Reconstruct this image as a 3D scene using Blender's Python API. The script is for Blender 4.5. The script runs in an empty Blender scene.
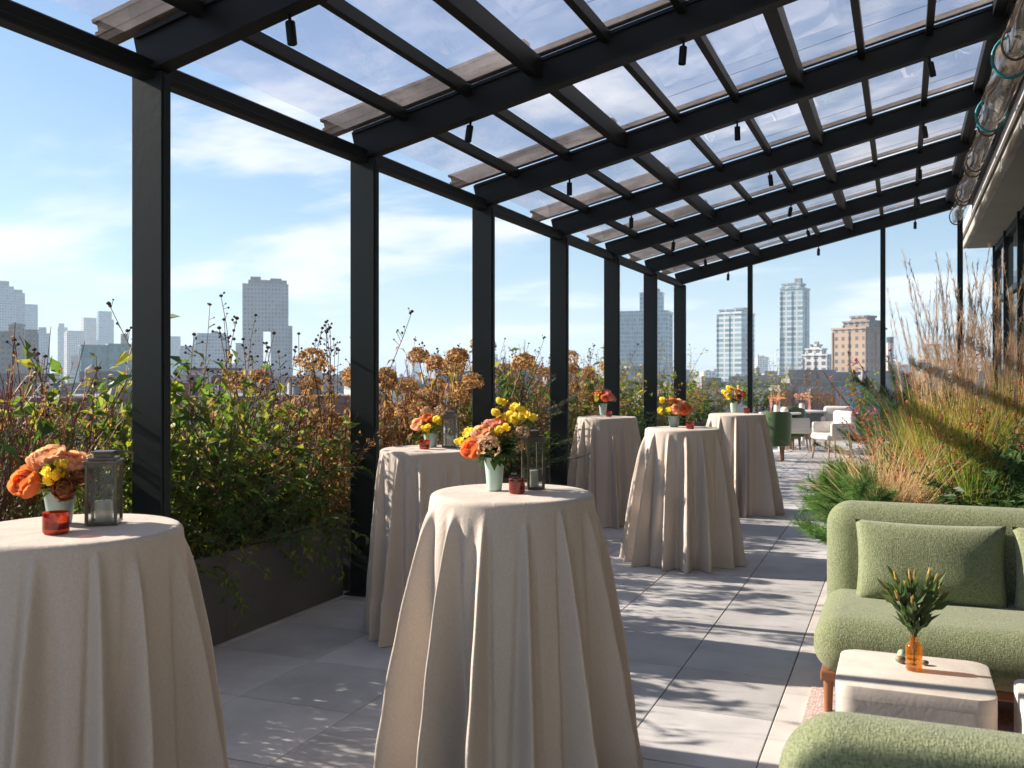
import bpy, bmesh, math, random
from math import sin, cos, pi, radians, sqrt, exp, atan2
from mathutils import Vector, Matrix, Euler

rnd = random.Random(7)
sc = bpy.context.scene
COL = sc.collection

# ------------------------------------------------------------------ camera model (metres; camera above the origin)
F, HZ, EYE = 960.0, 373.5, 1.51
TH = math.atan(390 / 960)
CT, ST = cos(TH), sin(TH)

def at(u, d):
    t = (u - 512) / F
    return d * (-ST + t * CT), d * (CT + t * ST)

def gp(u, v, z=0.0):
    d = F * (EYE - z) / (v - HZ)
    x, y = at(u, d)
    return Vector((x, y, z))

# ------------------------------------------------------------------ mesh builder
class MB:
    def __init__(self):
        self.v, self.f = [], []

    def add(self, vs, fs):
        b = len(self.v)
        self.v += [tuple(p) for p in vs]
        self.f += [tuple(b + i for i in f) for f in fs]

    def box(self, c, s, rz=0.0, M=None):
        hx, hy, hz = s[0] / 2, s[1] / 2, s[2] / 2
        vs = [Vector((x, y, z)) for z in (-hz, hz) for x, y in ((-hx, -hy), (hx, -hy), (hx, hy), (-hx, hy))]
        if M is None:
            M = Matrix.Rotation(rz, 3, 'Z')
        c = Vector(c)
        self.add([c + M @ v for v in vs], [(3, 2, 1, 0), (4, 5, 6, 7), (0, 1, 5, 4), (1, 2, 6, 5), (2, 3, 7, 6), (3, 0, 4, 7)])

    def beam(self, a, b, w, h, up=(0, 0, 1)):
        """box from a to b; w sideways, h along up"""
        a, b = Vector(a), Vector(b)
        d = (b - a); L = d.length; d.normalize()
        s = d.cross(Vector(up)).normalized(); u = s.cross(d).normalized()
        M = Matrix((s, d, u)).transposed()
        self.box((a + b) / 2, (w, L, h), M=M)

    def tube(self, pts, r, seg=6, cap=True):
        pts = [Vector(p) for p in pts]
        n = len(pts)
        if not isinstance(r, (list, tuple)):
            r = [r] * n
        vs, fs = [], []
        pu = None
        for i, p in enumerate(pts):
            d = (pts[min(i + 1, n - 1)] - pts[max(i - 1, 0)])
            if d.length < 1e-9: d = Vector((0, 0, 1))
            d.normalize()
            if pu is None:
                pu = d.orthogonal().normalized()
            else:
                pu = (pu - d * pu.dot(d))
                if pu.length < 1e-6: pu = d.orthogonal()
                pu.normalize()
            w = d.cross(pu)
            for k in range(seg):
                a = 2 * pi * k / seg
                vs.append(p + (pu * cos(a) + w * sin(a)) * r[i])
        for i in range(n - 1):
            for k in range(seg):
                k2 = (k + 1) % seg
                fs.append((i * seg + k, i * seg + k2, (i + 1) * seg + k2, (i + 1) * seg + k))
        if cap:
            fs.append(tuple(range(seg - 1, -1, -1)))
            fs.append(tuple((n - 1) * seg + k for k in range(seg)))
        self.add(vs, fs)

    def lathe(self, prof, c=(0, 0, 0), seg=32, wob=None):
        c = Vector(c)
        vs, fs = [], []
        n = len(prof)
        for i, (r, z) in enumerate(prof):
            for k in range(seg):
                a = 2 * pi * k / seg
                rr = r * (wob(a, z) if wob else 1)
                vs.append(c + Vector((rr * cos(a), rr * sin(a), z)))
        for i in range(n - 1):
            for k in range(seg):
                k2 = (k + 1) % seg
                fs.append((i * seg + k, i * seg + k2, (i + 1) * seg + k2, (i + 1) * seg + k))
        if prof[0][0] > 1e-5 : fs.append(tuple(range(seg - 1, -1, -1)))
        if prof[-1][0] > 1e-5: fs.append(tuple((n - 1) * seg + k for k in range(seg)))
        self.add(vs, fs)

    def leaf(self, p, d, nrm, L, W, fold=.25, droop=.25):
        p = Vector(p); d = Vector(d).normalized()
        s = d.cross(Vector(nrm))
        if s.length < 1e-5: s = d.orthogonal()
        s.normalize(); n = s.cross(d)
        m = p + d * L * .45 + n * (-fold * W * .5)
        l = p + d * L * .42 + s * W * .5 + n * W * fold * .4
        r = p + d * L * .42 - s * W * .5 + n * W * fold * .4
        t = p + d * L - n * L * droop
        self.add([p, m, l, r, t], [(0, 3, 1), (0, 1, 2), (1, 3, 4), (2, 1, 4)])

    def blade(self, pts, w, side):
        """tapered strip along pts"""
        vs, fs = [], []
        n = len(pts)
        for i, p in enumerate(pts):
            k = 1 - i / (n - 1)
            ww = w * (.12 + .88 * min(1, k * 1.6)) * .5
            vs += [Vector(p) + side * ww, Vector(p) - side * ww]
        for i in range(n - 1):
            fs.append((2 * i, 2 * i + 1, 2 * i + 3, 2 * i + 2))
        self.add(vs, fs)

    def mesh(self, name, smooth=False):
        me = bpy.data.meshes.new(name)
        me.from_pydata(self.v, [], self.f)
        if smooth:
            me.polygons.foreach_set('use_smooth', [True] * len(me.polygons))
        me.update()
        return me

def link(name, me, mat, parent=None, loc=None, smooth=False):
    o = bpy.data.objects.new(name, me)
    if mat is not None and not me.materials:
        me.materials.append(mat)
    COL.objects.link(o)
    if parent is not None: o.parent = parent
    if loc is not None: o.location = loc
    return o

def obj(name, mb, mat, parent=None, loc=None, smooth=False, bevel=0, bseg=2, angle=35):
    me = mb.mesh(name, smooth)
    if bevel:
        bm = bmesh.new(); bm.from_mesh(me)
        bmesh.ops.recalc_face_normals(bm, faces=bm.faces)
        bmesh.ops.bevel(bm, geom=[e for e in bm.edges if len(e.link_faces) == 2 and e.calc_face_angle(0) > radians(30)],
                        offset=bevel, segments=bseg, profile=.5, affect='EDGES', clamp_overlap=True)
        bm.to_mesh(me); bm.free()
    o = link(name, me, mat, parent, loc)
    if smooth and angle:
        me.polygons.foreach_set('use_smooth', [True] * len(me.polygons))
        try:
            me.set_sharp_from_angle(angle=radians(angle))
        except Exception:
            pass
    return o

def tag(o, label=None, cat=None, group=None, kind=None):
    if label: o['label'] = label
    if cat: o['category'] = cat
    if group: o['group'] = group
    if kind: o['kind'] = kind
    return o

def thing(name, loc, label, cat, group=None, rz=0.0):
    o = bpy.data.objects.new(name, None)
    o.empty_display_size = .1
    COL.objects.link(o)
    o.location = loc; o.rotation_euler = (0, 0, rz)
    return tag(o, label, cat, group)

def structure(o):
    o['kind'] = 'structure'; return o

def dup(o, loc=None, rz=None, scale=None, label=None, parent=None):
    c = o.copy(); COL.objects.link(c)
    if parent is not None: c.parent = parent
    if loc is not None: c.location = loc
    if rz is not None: c.rotation_euler = (0, 0, rz)
    if scale is not None: c.scale = scale if isinstance(scale, (tuple, list)) else (scale,) * 3
    if label: c['label'] = label
    for ch in list(o.children):
        dup(ch, parent=c)
    return c

def rbox(name, size, rad, seg, mat, parent=None, loc=(0, 0, 0), warp=None):
    """rounded box, fully smooth"""
    mb = MB(); mb.box((0, 0, 0), size)
    me = mb.mesh(name)
    bm = bmesh.new(); bm.from_mesh(me)
    bmesh.ops.bevel(bm, geom=bm.edges[:], offset=rad, segments=seg, profile=.5, affect='EDGES', clamp_overlap=True)
    if warp:
        bmesh.ops.subdivide_edges(bm, edges=[e for e in bm.edges if e.calc_length() > .12], cuts=5, use_grid_fill=True)
        for v in bm.verts: v.co = warp(v.co)
    bmesh.ops.recalc_face_normals(bm, faces=bm.faces)
    bm.to_mesh(me); bm.free()
    me.polygons.foreach_set('use_smooth', [True] * len(me.polygons))
    return link(name, me, mat, parent, loc)

# ------------------------------------------------------------------ materials
class NT:
    def __init__(self, tree): self.t = tree; tree.nodes.clear()
    def n(self, typ, inp=None, **props):
        nd = self.t.nodes.new(typ)
        for k, v in props.items(): setattr(nd, k, v)
        if inp:
            for k, v in inp.items():
                s = nd.inputs[k]
                if isinstance(v, bpy.types.NodeSocket): self.t.links.new(v, s)
                else: s.default_value = v
        return nd
    def math(self, op, a, b=0.0, clamp=False):
        nd = self.t.nodes.new('ShaderNodeMath'); nd.operation = op; nd.use_clamp = clamp
        for i, v in enumerate((a, b)):
            if isinstance(v, bpy.types.NodeSocket): self.t.links.new(v, nd.inputs[i])
            else: nd.inputs[i].default_value = v
        return nd.outputs[0]
    def mix(self, fac, a, b, blend='MIX'):
        nd = self.t.nodes.new('ShaderNodeMix'); nd.data_type = 'RGBA'; nd.blend_type = blend
        for i, v in ((0, fac), (6, a), (7, b)):
            if isinstance(v, bpy.types.NodeSocket): self.t.links.new(v, nd.inputs[i])
            else: nd.inputs[i].default_value = v if i == 0 else c4(v)
        return nd.outputs[2]
    def out(self, shader, vol=None):
        o = self.t.nodes.new('ShaderNodeOutputMaterial')
        if shader is not None: self.t.links.new(shader, o.inputs[0])
        if vol is not None: self.t.links.new(vol, o.inputs[1])

def c4(c): return (c[0], c[1], c[2], 1) if len(c) == 3 else c

def newmat(name):
    m = bpy.data.materials.new(name); m.use_nodes = True
    return m, NT(m.node_tree)

def pbr(name, col, rough=.5, metal=0.0, spec=.5, var=0.0, vscale=4.0, island=0.0, bump=0.0, bscale=60.0, bstretch=(1, 1, 1),
        col2=None, fine=0.0, fscale=200, sheen=0.0, sub=0.0):
    m, t = newmat(name)
    tc = t.n('ShaderNodeTexCoord').outputs['Object']
    base = None
    c = col
    if var or col2:
        no = t.n('ShaderNodeTexNoise', {'Vector': tc, 'Scale': vscale, 'Detail': 6, 'Roughness': .6})
        a = col2 if col2 else tuple(x * (1 - var) for x in col)
        b = col if col2 else tuple(min(1, x * (1 + var)) for x in col)
        r = t.n('ShaderNodeValToRGB', {'Fac': no.outputs[0]})
        r.color_ramp.elements[0].position = .32; r.color_ramp.elements[1].position = .68
        r.color_ramp.elements[0].color = c4(a); r.color_ramp.elements[1].color = c4(b)
        base = r.outputs[0]
    if fine:
        mp = t.n('ShaderNodeMapping', {'Vector': tc, 'Scale': bstretch})
        no = t.n('ShaderNodeTexNoise', {'Vector': mp.outputs[0], 'Scale': fscale, 'Detail': 2})
        v = t.n('ShaderNodeMapRange', {'Value': no.outputs[0], 'From Min': .3, 'From Max': .7, 'To Min': 1 - fine, 'To Max': 1 + fine}).outputs[0]
        cc = t.n('ShaderNodeCombineColor', {0: v, 1: v, 2: v}).outputs[0]
        base = t.mix(1.0, base if base else col, cc, 'MULTIPLY')
    if island:
        ra = t.n('ShaderNodeNewGeometry').outputs['Random Per Island']
        v = t.n('ShaderNodeMapRange', {'Value': ra, 'To Min': 1 - island, 'To Max': 1 + island}).outputs[0]
        cc = t.n('ShaderNodeCombineColor', {0: v, 1: v, 2: v}).outputs[0]
        base = t.mix(1.0, base if base else col, cc, 'MULTIPLY')
    inp = {'Base Color': base if base else c4(c), 'Roughness': rough, 'Metallic': metal, 'Specular IOR Level': spec}
    if sheen: inp['Sheen Weight'] = sheen
    if bump:
        mp = t.n('ShaderNodeMapping', {'Vector': tc, 'Scale': bstretch})
        no = t.n('ShaderNodeTexNoise', {'Vector': mp.outputs[0], 'Scale': bscale, 'Detail': 4})
        inp['Normal'] = t.n('ShaderNodeBump', {'Height': no.outputs[0], 'Strength': bump, 'Distance': .01}).outputs[0]
    p = t.n('ShaderNodeBsdfPrincipled', inp)
    t.out(p.outputs[0])
    return m

def leafmat(name, cols, trans=.45, rough=.5, spec=.3, boost=1.6):
    m, t = newmat(name)
    ra = t.n('ShaderNodeNewGeometry').outputs['Random Per Island']
    r = t.n('ShaderNodeValToRGB', {'Fac': ra})
    e = r.color_ramp.elements
    while len(e) < len(cols): e.new(.5)
    for i, c in enumerate(cols):
        e[i].position = i / max(1, len(cols) - 1); e[i].color = c4(c)
    tc = t.n('ShaderNodeTexCoord').outputs['Object']
    no = t.n('ShaderNodeTexNoise', {'Vector': tc, 'Scale': 9.0, 'Detail': 3})
    v = t.n('ShaderNodeMapRange', {'Value': no.outputs[0], 'From Min': .3, 'From Max': .7, 'To Min': .7, 'To Max': 1.3}).outputs[0]
    cc = t.n('ShaderNodeCombineColor', {0: v, 1: v, 2: v}).outputs[0]
    col = t.mix(1.0, r.outputs[0], cc, 'MULTIPLY')
    p = t.n('ShaderNodeBsdfPrincipled', {'Base Color': col, 'Roughness': rough, 'Specular IOR Level': spec})
    tcol = t.mix(1.0, col, (boost, boost, boost * .8), 'MULTIPLY')
    tr = t.n('ShaderNodeBsdfTranslucent', {'Color': tcol})
    mx = t.n('ShaderNodeMixShader', {0: trans, 1: p.outputs[0], 2: tr.outputs[0]})
    t.out(mx.outputs[0])
    return m

def thinglass(name, tint=(.9, .92, .95), ior=1.45, rough=.02, dirt=0.0, dirtcol=(.6, .6, .6), dscale=2.0):
    m, t = newmat(name)
    tr = t.n('ShaderNodeBsdfTransparent', {'Color': c4(tint)})
    gl = t.n('ShaderNodeBsdfGlossy', {'Color': (1, 1, 1, 1), 'Roughness': rough})
    lw = t.n('ShaderNodeLayerWeight', {'Blend': .5}).outputs['Facing']
    f0 = ((ior - 1) / (ior + 1)) ** 2 * 1.8
    fr = t.math('ADD', t.math('MULTIPLY', t.math('POWER', lw, 5.0), 1 - f0), f0)
    mx = t.n('ShaderNodeMixShader', {0: fr, 1: tr.outputs[0], 2: gl.outputs[0]}).outputs[0]
    if dirt:
        tc = t.n('ShaderNodeTexCoord').outputs['Object']
        no = t.n('ShaderNodeTexNoise', {'Vector': tc, 'Scale': dscale, 'Detail': 7, 'Roughness': .65, 'Distortion': .4})
        v = t.n('ShaderNodeMapRange', {'Value': no.outputs[0], 'From Min': .45, 'From Max': .8, 'To Min': dirt * .25, 'To Max': dirt}).outputs[0]
        df = t.n('ShaderNodeBsdfTranslucent', {'Color': c4(dirtcol)})
        mx = t.n('ShaderNodeMixShader', {0: v, 1: mx, 2: df.outputs[0]}).outputs[0]
    t.out(mx)
    return m

def facade(name, wall, glass, cw=3.0, ch=3.4, fw=.6, fh=.55, rough=.25, metal=0.0, band=None, vary=.35):
    """window grid in object space (metres)"""
    m, t = newmat(name)
    tc = t.n('ShaderNodeTexCoord').outputs['Object']
    s = t.n('ShaderNodeSeparateXYZ', {0: tc})
    nn = t.n('ShaderNodeTexCoord').outputs['Normal']
    ns = t.n('ShaderNodeSeparateXYZ', {0: nn})
    ax = t.math('GREATER_THAN', t.math('ABSOLUTE', ns.outputs[0]), .7)
    hx = t.n('ShaderNodeMix', {0: ax, 2: s.outputs[0], 3: s.outputs[1]}).outputs[0]
    hu = t.math('DIVIDE', t.math('ADD', hx, 500.0), cw)
    hv = t.math('DIVIDE', t.math('ADD', s.outputs[2], 500.0), ch)
    wu = t.math('LESS_THAN', t.math('FRACT', hu), fw)
    wv = t.math('LESS_THAN', t.math('FRACT', hv), fh)
    up = t.math('LESS_THAN', t.math('ABSOLUTE', ns.outputs[2]), .5)
    win = t.math('MULTIPLY', t.math('MULTIPLY', wu, wv), up)
    cell = t.n('ShaderNodeCombineXYZ', {0: t.math('FLOOR', hu), 1: t.math('FLOOR', hv), 2: ax})
    wn = t.n('ShaderNodeTexWhiteNoise', {'Vector': cell.outputs[0]}, noise_dimensions='3D').outputs[0]
    gv = t.n('ShaderNodeMapRange', {'Value': wn, 'To Min': 1 - vary, 'To Max': 1 + vary}).outputs[0]
    gc = t.mix(1.0, glass, t.n('ShaderNodeCombineColor', {0: gv, 1: gv, 2: gv}).outputs[0], 'MULTIPLY')
    no = t.n('ShaderNodeTexNoise', {'Vector': tc, 'Scale': .08, 'Detail': 5}).outputs[0]
    wv2 = t.n('ShaderNodeMapRange', {'Value': no, 'From Min': .3, 'From Max': .7, 'To Min': .82, 'To Max': 1.15}).outputs[0]
    wc = t.mix(1.0, wall, t.n('ShaderNodeCombineColor', {0: wv2, 1: wv2, 2: wv2}).outputs[0], 'MULTIPLY')
    col = t.mix(win, wc, gc)
    ro = t.n('ShaderNodeMapRange', {'Value': win, 'To Min': .8, 'To Max': rough}).outputs[0]
    p = t.n('ShaderNodeBsdfPrincipled', {'Base Color': col, 'Roughness': ro, 'Specular IOR Level': .5})
    t.out(p.outputs[0])
    return m

M = {}
M['metal'] = pbr('dark_green_metal', (.0075, .0135, .0132), .55, 0, .3, var=.15, vscale=2, bump=.03, bscale=30)
M['metal_in'] = pbr('dark_bronze_metal', (.0055, .0062, .0055), .55, 0, .25, var=.15, vscale=3)
M['cap'] = pbr('weathered_cap', (.30, .22, .17), .8, 0, .3, col2=(.16, .115, .09), vscale=9, bump=.3, bscale=14, bstretch=(.4, 5, 5))
M['roofglass'] = thinglass('roof_glass', (.83, .85, .92), 1.45, .02, .20, (.80, .76, .78), 1.6)
M['glass'] = thinglass('clear_glass', (.93, .95, .95), 1.35, .02)
M['vinyl'] = thinglass('clear_vinyl', (.74, .71, .66), 1.7, .10, .35, (.55, .45, .36), 6)
M['teal'] = pbr('teal_strap', (.02, .30, .33), .5)
M['tile'] = pbr('grey_paver', (.43, .42, .415), .72, 0, .35, var=.17, vscale=2.2, island=.17, bump=.12, bscale=160, fine=.08, fscale=320)
M['tile2'] = pbr('pale_paver', (.54, .50, .46), .7, 0, .35, var=.10, vscale=3, island=.07, bump=.12, bscale=160, fine=.07, fscale=320)
M['grout'] = pbr('joint', (.045, .045, .045), .95)
M['planter'] = pbr('charcoal_planter', (.085, .083, .081), .6, 0, .4, var=.15, vscale=2, bump=.06, bscale=120)
M['soil'] = pbr('soil', (.03, .022, .016), .95, bump=.5, bscale=40)
def linenmat():
    m, t = newmat('linen')
    tc = t.n('ShaderNodeTexCoord').outputs['Object']
    n0 = t.n('ShaderNodeTexNoise', {'Vector': tc, 'Scale': 2.5, 'Detail': 6}).outputs[0]
    mp = t.n('ShaderNodeMapping', {'Vector': tc, 'Scale': (1, 1, .22)}).outputs[0]
    n1 = t.n('ShaderNodeTexNoise', {'Vector': mp, 'Scale': 330.0, 'Detail': 3}).outputs[0]
    mp2 = t.n('ShaderNodeMapping', {'Vector': tc, 'Scale': (.3, .3, 1)}).outputs[0]
    n2 = t.n('ShaderNodeTexNoise', {'Vector': mp2, 'Scale': 420.0, 'Detail': 2}).outputs[0]
    f = t.math('ADD', t.math('MULTIPLY', n0, .16), t.math('MULTIPLY', t.math('ADD', n1, n2), .22))
    v = t.n('ShaderNodeMapRange', {'Value': f, 'From Min': .2, 'From Max': .42, 'To Min': .84, 'To Max': 1.12}).outputs[0]
    col = t.mix(1.0, (.555, .48, .41), t.n('ShaderNodeCombineColor', {0: v, 1: v, 2: v}).outputs[0], 'MULTIPLY')
    w1 = t.n('ShaderNodeTexNoise', {'Vector': tc, 'Scale': 7.0, 'Detail': 5, 'Roughness': .62, 'Distortion': .8}).outputs[0]
    w2 = t.n('ShaderNodeTexNoise', {'Vector': t.n('ShaderNodeMapping', {'Vector': tc, 'Scale': (1, 1, .35)}).outputs[0], 'Scale': 26.0, 'Detail': 3}).outputs[0]
    h = t.math('ADD', t.math('MULTIPLY', w1, 1.0), t.math('MULTIPLY', w2, .25))
    b1 = t.n('ShaderNodeBump', {'Height': h, 'Strength': .30, 'Distance': .018})
    b2 = t.n('ShaderNodeBump', {'Height': t.math('ADD', n1, n2), 'Strength': .22, 'Distance': .004, 'Normal': b1.outputs[0]})
    p = t.n('ShaderNodeBsdfPrincipled', {'Base Color': col, 'Roughness': .92, 'Specular IOR Level': .12, 'Sheen Weight': .12, 'Normal': b2.outputs[0]})
    t.out(p.outputs[0]); return m
M['linen'] = linenmat()
def weave(name, c1, c2, sc1, bump):
    m, t = newmat(name)
    tc = t.n('ShaderNodeTexCoord').outputs['Object']
    a = t.n('ShaderNodeTexNoise', {'Vector': t.n('ShaderNodeMapping', {'Vector': tc, 'Scale': (.28, 1, 1)}).outputs[0], 'Scale': sc1, 'Detail': 2}).outputs[0]
    b = t.n('ShaderNodeTexNoise', {'Vector': t.n('ShaderNodeMapping', {'Vector': tc, 'Scale': (1, .28, .28)}).outputs[0], 'Scale': sc1, 'Detail': 2}).outputs[0]
    c = t.n('ShaderNodeTexNoise', {'Vector': tc, 'Scale': sc1 * 1.1, 'Detail': 3}).outputs[0]
    f = t.math('ADD', t.math('ADD', a, b), t.math('MULTIPLY', c, .8))
    v = t.n('ShaderNodeMapRange', {'Value': f, 'From Min': 1.15, 'From Max': 1.65}).outputs[0]
    col = t.mix(v, c2, c1)
    lo = t.n('ShaderNodeTexNoise', {'Vector': tc, 'Scale': 5.0, 'Detail': 4, 'Distortion': .5}).outputs[0]
    b1 = t.n('ShaderNodeBump', {'Height': lo, 'Strength': .35, 'Distance': .02})
    b2 = t.n('ShaderNodeBump', {'Height': f, 'Strength': bump, 'Distance': .006, 'Normal': b1.outputs[0]})
    p = t.n('ShaderNodeBsdfPrincipled', {'Base Color': col, 'Roughness': .95, 'Specular IOR Level': .1, 'Sheen Weight': .2, 'Normal': b2.outputs[0]})
    t.out(p.outputs[0]); return m
M['boucle'] = weave('green_boucle', (.275, .305, .17), (.125, .145, .07), 300, .55)
M['boucle2'] = weave('green_weave', (.275, .305, .175), (.145, .165, .082), 270, .45)
M['copper_wood'] = pbr('reddish_wood', (.24, .098, .045), .4, var=.2, vscale=12)
M['plaster'] = pbr('plaster', (.57, .51, .445), .75, 0, .3, var=.09, vscale=9, bump=.08, bscale=60)
M['mint'] = pbr('mint_ceramic', (.50, .70, .60), .35, var=.05, vscale=20)
M['bluevase'] = pbr('pale_blue_ceramic', (.37, .50, .47), .3, var=.06, vscale=20)
M['amber'] = thinglass('amber_glass', (.95, .74, .42), 1.5, .05, .5, (.80, .50, .19), 12)
M['votive'] = thinglass('red_amber_glass', (.66, .20, .09), 1.5, .05, .55, (.58, .15, .06), 30)
M['wax'] = pbr('wax', (.80, .72, .58), .5)
M['lantern'] = pbr('pewter_metal', (.13, .11, .085), .35, .6, .5, var=.3, vscale=30)
M['white_fabric'] = pbr('white_fabric', (.68, .64, .60), .9, bump=.2, bscale=150)
M['green_velvet'] = pbr('green_velvet', (.045, .09, .022), .85, sheen=.4)
M['pale_wood'] = pbr('pale_wood', (.46, .30, .18), .5, var=.2, vscale=10)
M['white_top'] = pbr('white_tabletop', (.74, .72, .69), .4)
M['cream_ceramic'] = pbr('cream_ceramic', (.72, .66, .58), .4)
M['concrete'] = pbr('concrete', (.30, .29, .265), .8, var=.25, vscale=1.5, bump=.15, bscale=25)
M['white_paint'] = pbr('white_coping', (.70, .67, .63), .6, var=.08, vscale=3)
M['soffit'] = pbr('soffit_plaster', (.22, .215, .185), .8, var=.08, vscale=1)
M['pane'] = pbr('dark_window_glass', (.02, .028, .032), .03, 0, 1.0)
M['stone'] = pbr('stone', (.30, .24, .14), .6, col2=(.12, .085, .05), vscale=60)
M['stone2'] = pbr('pale_green_stone', (.40, .44, .28), .5, var=.2, vscale=40)
# rug
def rugmat():
    m, t = newmat('patterned_rug')
    tc = t.n('ShaderNodeTexCoord').outputs['Object']
    vo = t.n('ShaderNodeTexVoronoi', {'Vector': tc, 'Scale': 75.0, 'Randomness': .35}, feature='DISTANCE_TO_EDGE')
    f = t.math('LESS_THAN', vo.outputs[0], .10)
    no = t.n('ShaderNodeTexNoise', {'Vector': tc, 'Scale': 30.0}).outputs[0]
    col = t.mix(f, t.mix(no, (.66, .57, .52), (.56, .45, .41)), (.46, .31, .27))
    b = t.n('ShaderNodeBump', {'Height': no, 'Strength': .4, 'Distance': .01})
    t.out(t.n('ShaderNodeBsdfPrincipled', {'Base Color': col, 'Roughness': .95, 'Normal': b.outputs[0], 'Specular IOR Level': .1}).outputs[0])
    return m
M['rug'] = rugmat()
# foliage
M['stem_g'] = pbr('green_stem', (.09, .10, .035), .7, island=.3)
M['stem_b'] = pbr('brown_stem', (.14, .085, .05), .8, island=.3)
M['stem_r'] = pbr('red_twig', (.24, .075, .06), .6, island=.4)
M['lf_mid'] = leafmat('leaf_mid', [(.05, .105, .02), (.085, .15, .025), (.13, .19, .03), (.28, .26, .04), (.07, .13, .025), (.10, .17, .03)], .5)
M['lf_dark'] = leafmat('leaf_dark', [(.028, .07, .02), (.045, .10, .03), (.07, .125, .04), (.035, .085, .025)], .38)
M['lf_yel'] = leafmat('leaf_yellow', [(.22, .23, .03), (.44, .34, .04), (.16, .19, .04), (.50, .29, .05)], .5)
M['lf_brown'] = leafmat('leaf_brown', [(.24, .11, .045), (.36, .19, .07), (.44, .27, .11), (.18, .10, .05), (.28, .23, .07)], .4)
M['lf_orange'] = leafmat('leaf_orange', [(.46, .18, .06), (.40, .23, .07), (.27, .14, .07), (.22, .22, .05)], .45)
M['hyd'] = leafmat('hydrangea_petal', [(.47, .285, .13), (.39, .22, .095), (.56, .37, .19), (.29, .16, .075)], .4, .8, .1)
M['seed'] = pbr('seed_head', (.075, .045, .035), .9, island=.4)
M['needle'] = leafmat('needle', [(.028, .08, .032), (.04, .11, .04), (.065, .14, .05), (.09, .15, .06)], .25)
M['needle_l'] = leafmat('needle_light', [(.06, .16, .03), (.10, .21, .045), (.15, .25, .06)], .3)
M['grass_g'] = leafmat('grass_green', [(.13, .20, .025), (.28, .27, .04), (.42, .30, .06), (.19, .22, .035), (.46, .25, .07)], .45)
M['grass_t'] = leafmat('grass_tan', [(.62, .42, .24), (.70, .52, .33), (.52, .32, .17), (.72, .56, .40)], .45)
M['plume'] = leafmat('plume', [(.55, .42, .31), (.45, .31, .21), (.62, .50, .39), (.36, .22, .15)], .5)
M['redleaf'] = leafmat('red_leaf', [(.42, .06, .04), (.34, .05, .04), (.48, .13, .07), (.28, .05, .03)], .45)
M['berry'] = pbr('red_berry', (.42, .025, .02), .4, island=.3)
M['sage'] = leafmat('sage_leaf', [(.14, .18, .085), (.20, .24, .12), (.09, .13, .05)], .35)
M['lf_sprig'] = leafmat('leaf_sprig', [(.05, .10, .03), (.09, .14, .04), (.06, .12, .05), (.14, .16, .05)], .35)
M['rose_o'] = leafmat('petal_orange', [(.80, .22, .07), (.85, .28, .10), (.76, .17, .06)], .5, .8, .1, 1.15)
M['rose_p'] = leafmat('petal_peach', [(.86, .46, .27), (.88, .52, .36), (.82, .38, .20)], .5, .8, .1, 1.15)
M['rose_k'] = leafmat('petal_pink', [(.82, .30, .24), (.85, .40, .33), (.75, .22, .18)], .5, .8, .1, 1.15)
M['yellow'] = leafmat('petal_yellow', [(.86, .68, .06), (.90, .76, .14), (.84, .58, .04)], .5, .8, .1, 1.15)
M['beige'] = leafmat('petal_beige', [(.62, .42, .27), (.52, .33, .20), (.70, .52, .34)], .35, .7, .2, 1.2)
M['rust'] = leafmat('petal_rust', [(.40, .14, .05), (.32, .11, .05), (.45, .2, .08)], .3, .7, .2, 1.2)
M['protea'] = leafmat('protea_tip', [(.42, .12, .09), (.55, .36, .10), (.50, .42, .16), (.32, .15, .10)], .3)

# ------------------------------------------------------------------ sky, sun, haze
SUN_EL, SUN_AZ = radians(27), radians(-92)      # azimuth clockwise from +Y
w = bpy.data.worlds.new('World'); sc.world = w; w.use_nodes = True
t = NT(w.node_tree)
sky = t.n('ShaderNodeTexSky', sky_type='NISHITA')
sky.sun_disc = False; sky.sun_elevation = SUN_EL; sky.sun_rotation = SUN_AZ % (2 * pi)
sky.altitude = 30; sky.air_density = 1.0; sky.dust_density = .7; sky.ozone_density = 1.6
dirv = t.n('ShaderNodeTexCoord').outputs['Generated']
sp = t.n('ShaderNodeSeparateXYZ', {0: dirv})
zc = t.math('ADD', t.math('MAXIMUM', sp.outputs[2], 0.0), .16)
pl = t.n('ShaderNodeCombineXYZ', {0: t.math('DIVIDE', sp.outputs[0], zc), 1: t.math('DIVIDE', sp.outputs[1], zc), 2: 0.0})
mp = t.n('ShaderNodeMapping', {'Vector': pl.outputs[0], 'Scale': (.75, 1.25, 1), 'Rotation': (0, 0, radians(25)), 'Location': (1.9, 9.4, 0)})
n1 = t.n('ShaderNodeTexNoise', {'Vector': mp.outputs[0], 'Scale': 1.1, 'Detail': 9, 'Roughness': .58, 'Distortion': .25}).outputs[0]
cl = t.n('ShaderNodeMapRange', {'Value': n1, 'From Min': .48, 'From Max': .66, 'To Min': 0.0, 'To Max': .85}, interpolation_type='SMOOTHSTEP').outputs[0]
skyc = t.mix(1.0, sky.outputs[0], (.78, .94, 1.08), 'MULTIPLY')
cloud = t.mix(cl, skyc, (8.0, 8.0, 8.0))
bg = t.n('ShaderNodeBackground', {'Color': cloud, 'Strength': .058})
wo = t.t.nodes.new('ShaderNodeOutputWorld'); t.t.links.new(bg.outputs[0], wo.inputs[0])

ld = bpy.data.lights.new('sun', 'SUN'); ld.energy = 5.0; ld.angle = radians(.53); ld.color = (1, .89, .77)
so = bpy.data.objects.new('sun', ld); COL.objects.link(so)
sd = Vector((sin(SUN_AZ) * cos(SUN_EL), cos(SUN_AZ) * cos(SUN_EL), sin(SUN_EL)))
so.rotation_euler = sd.to_track_quat('Z', 'Y').to_euler()
so.location = (-20, 5, 20)

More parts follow.
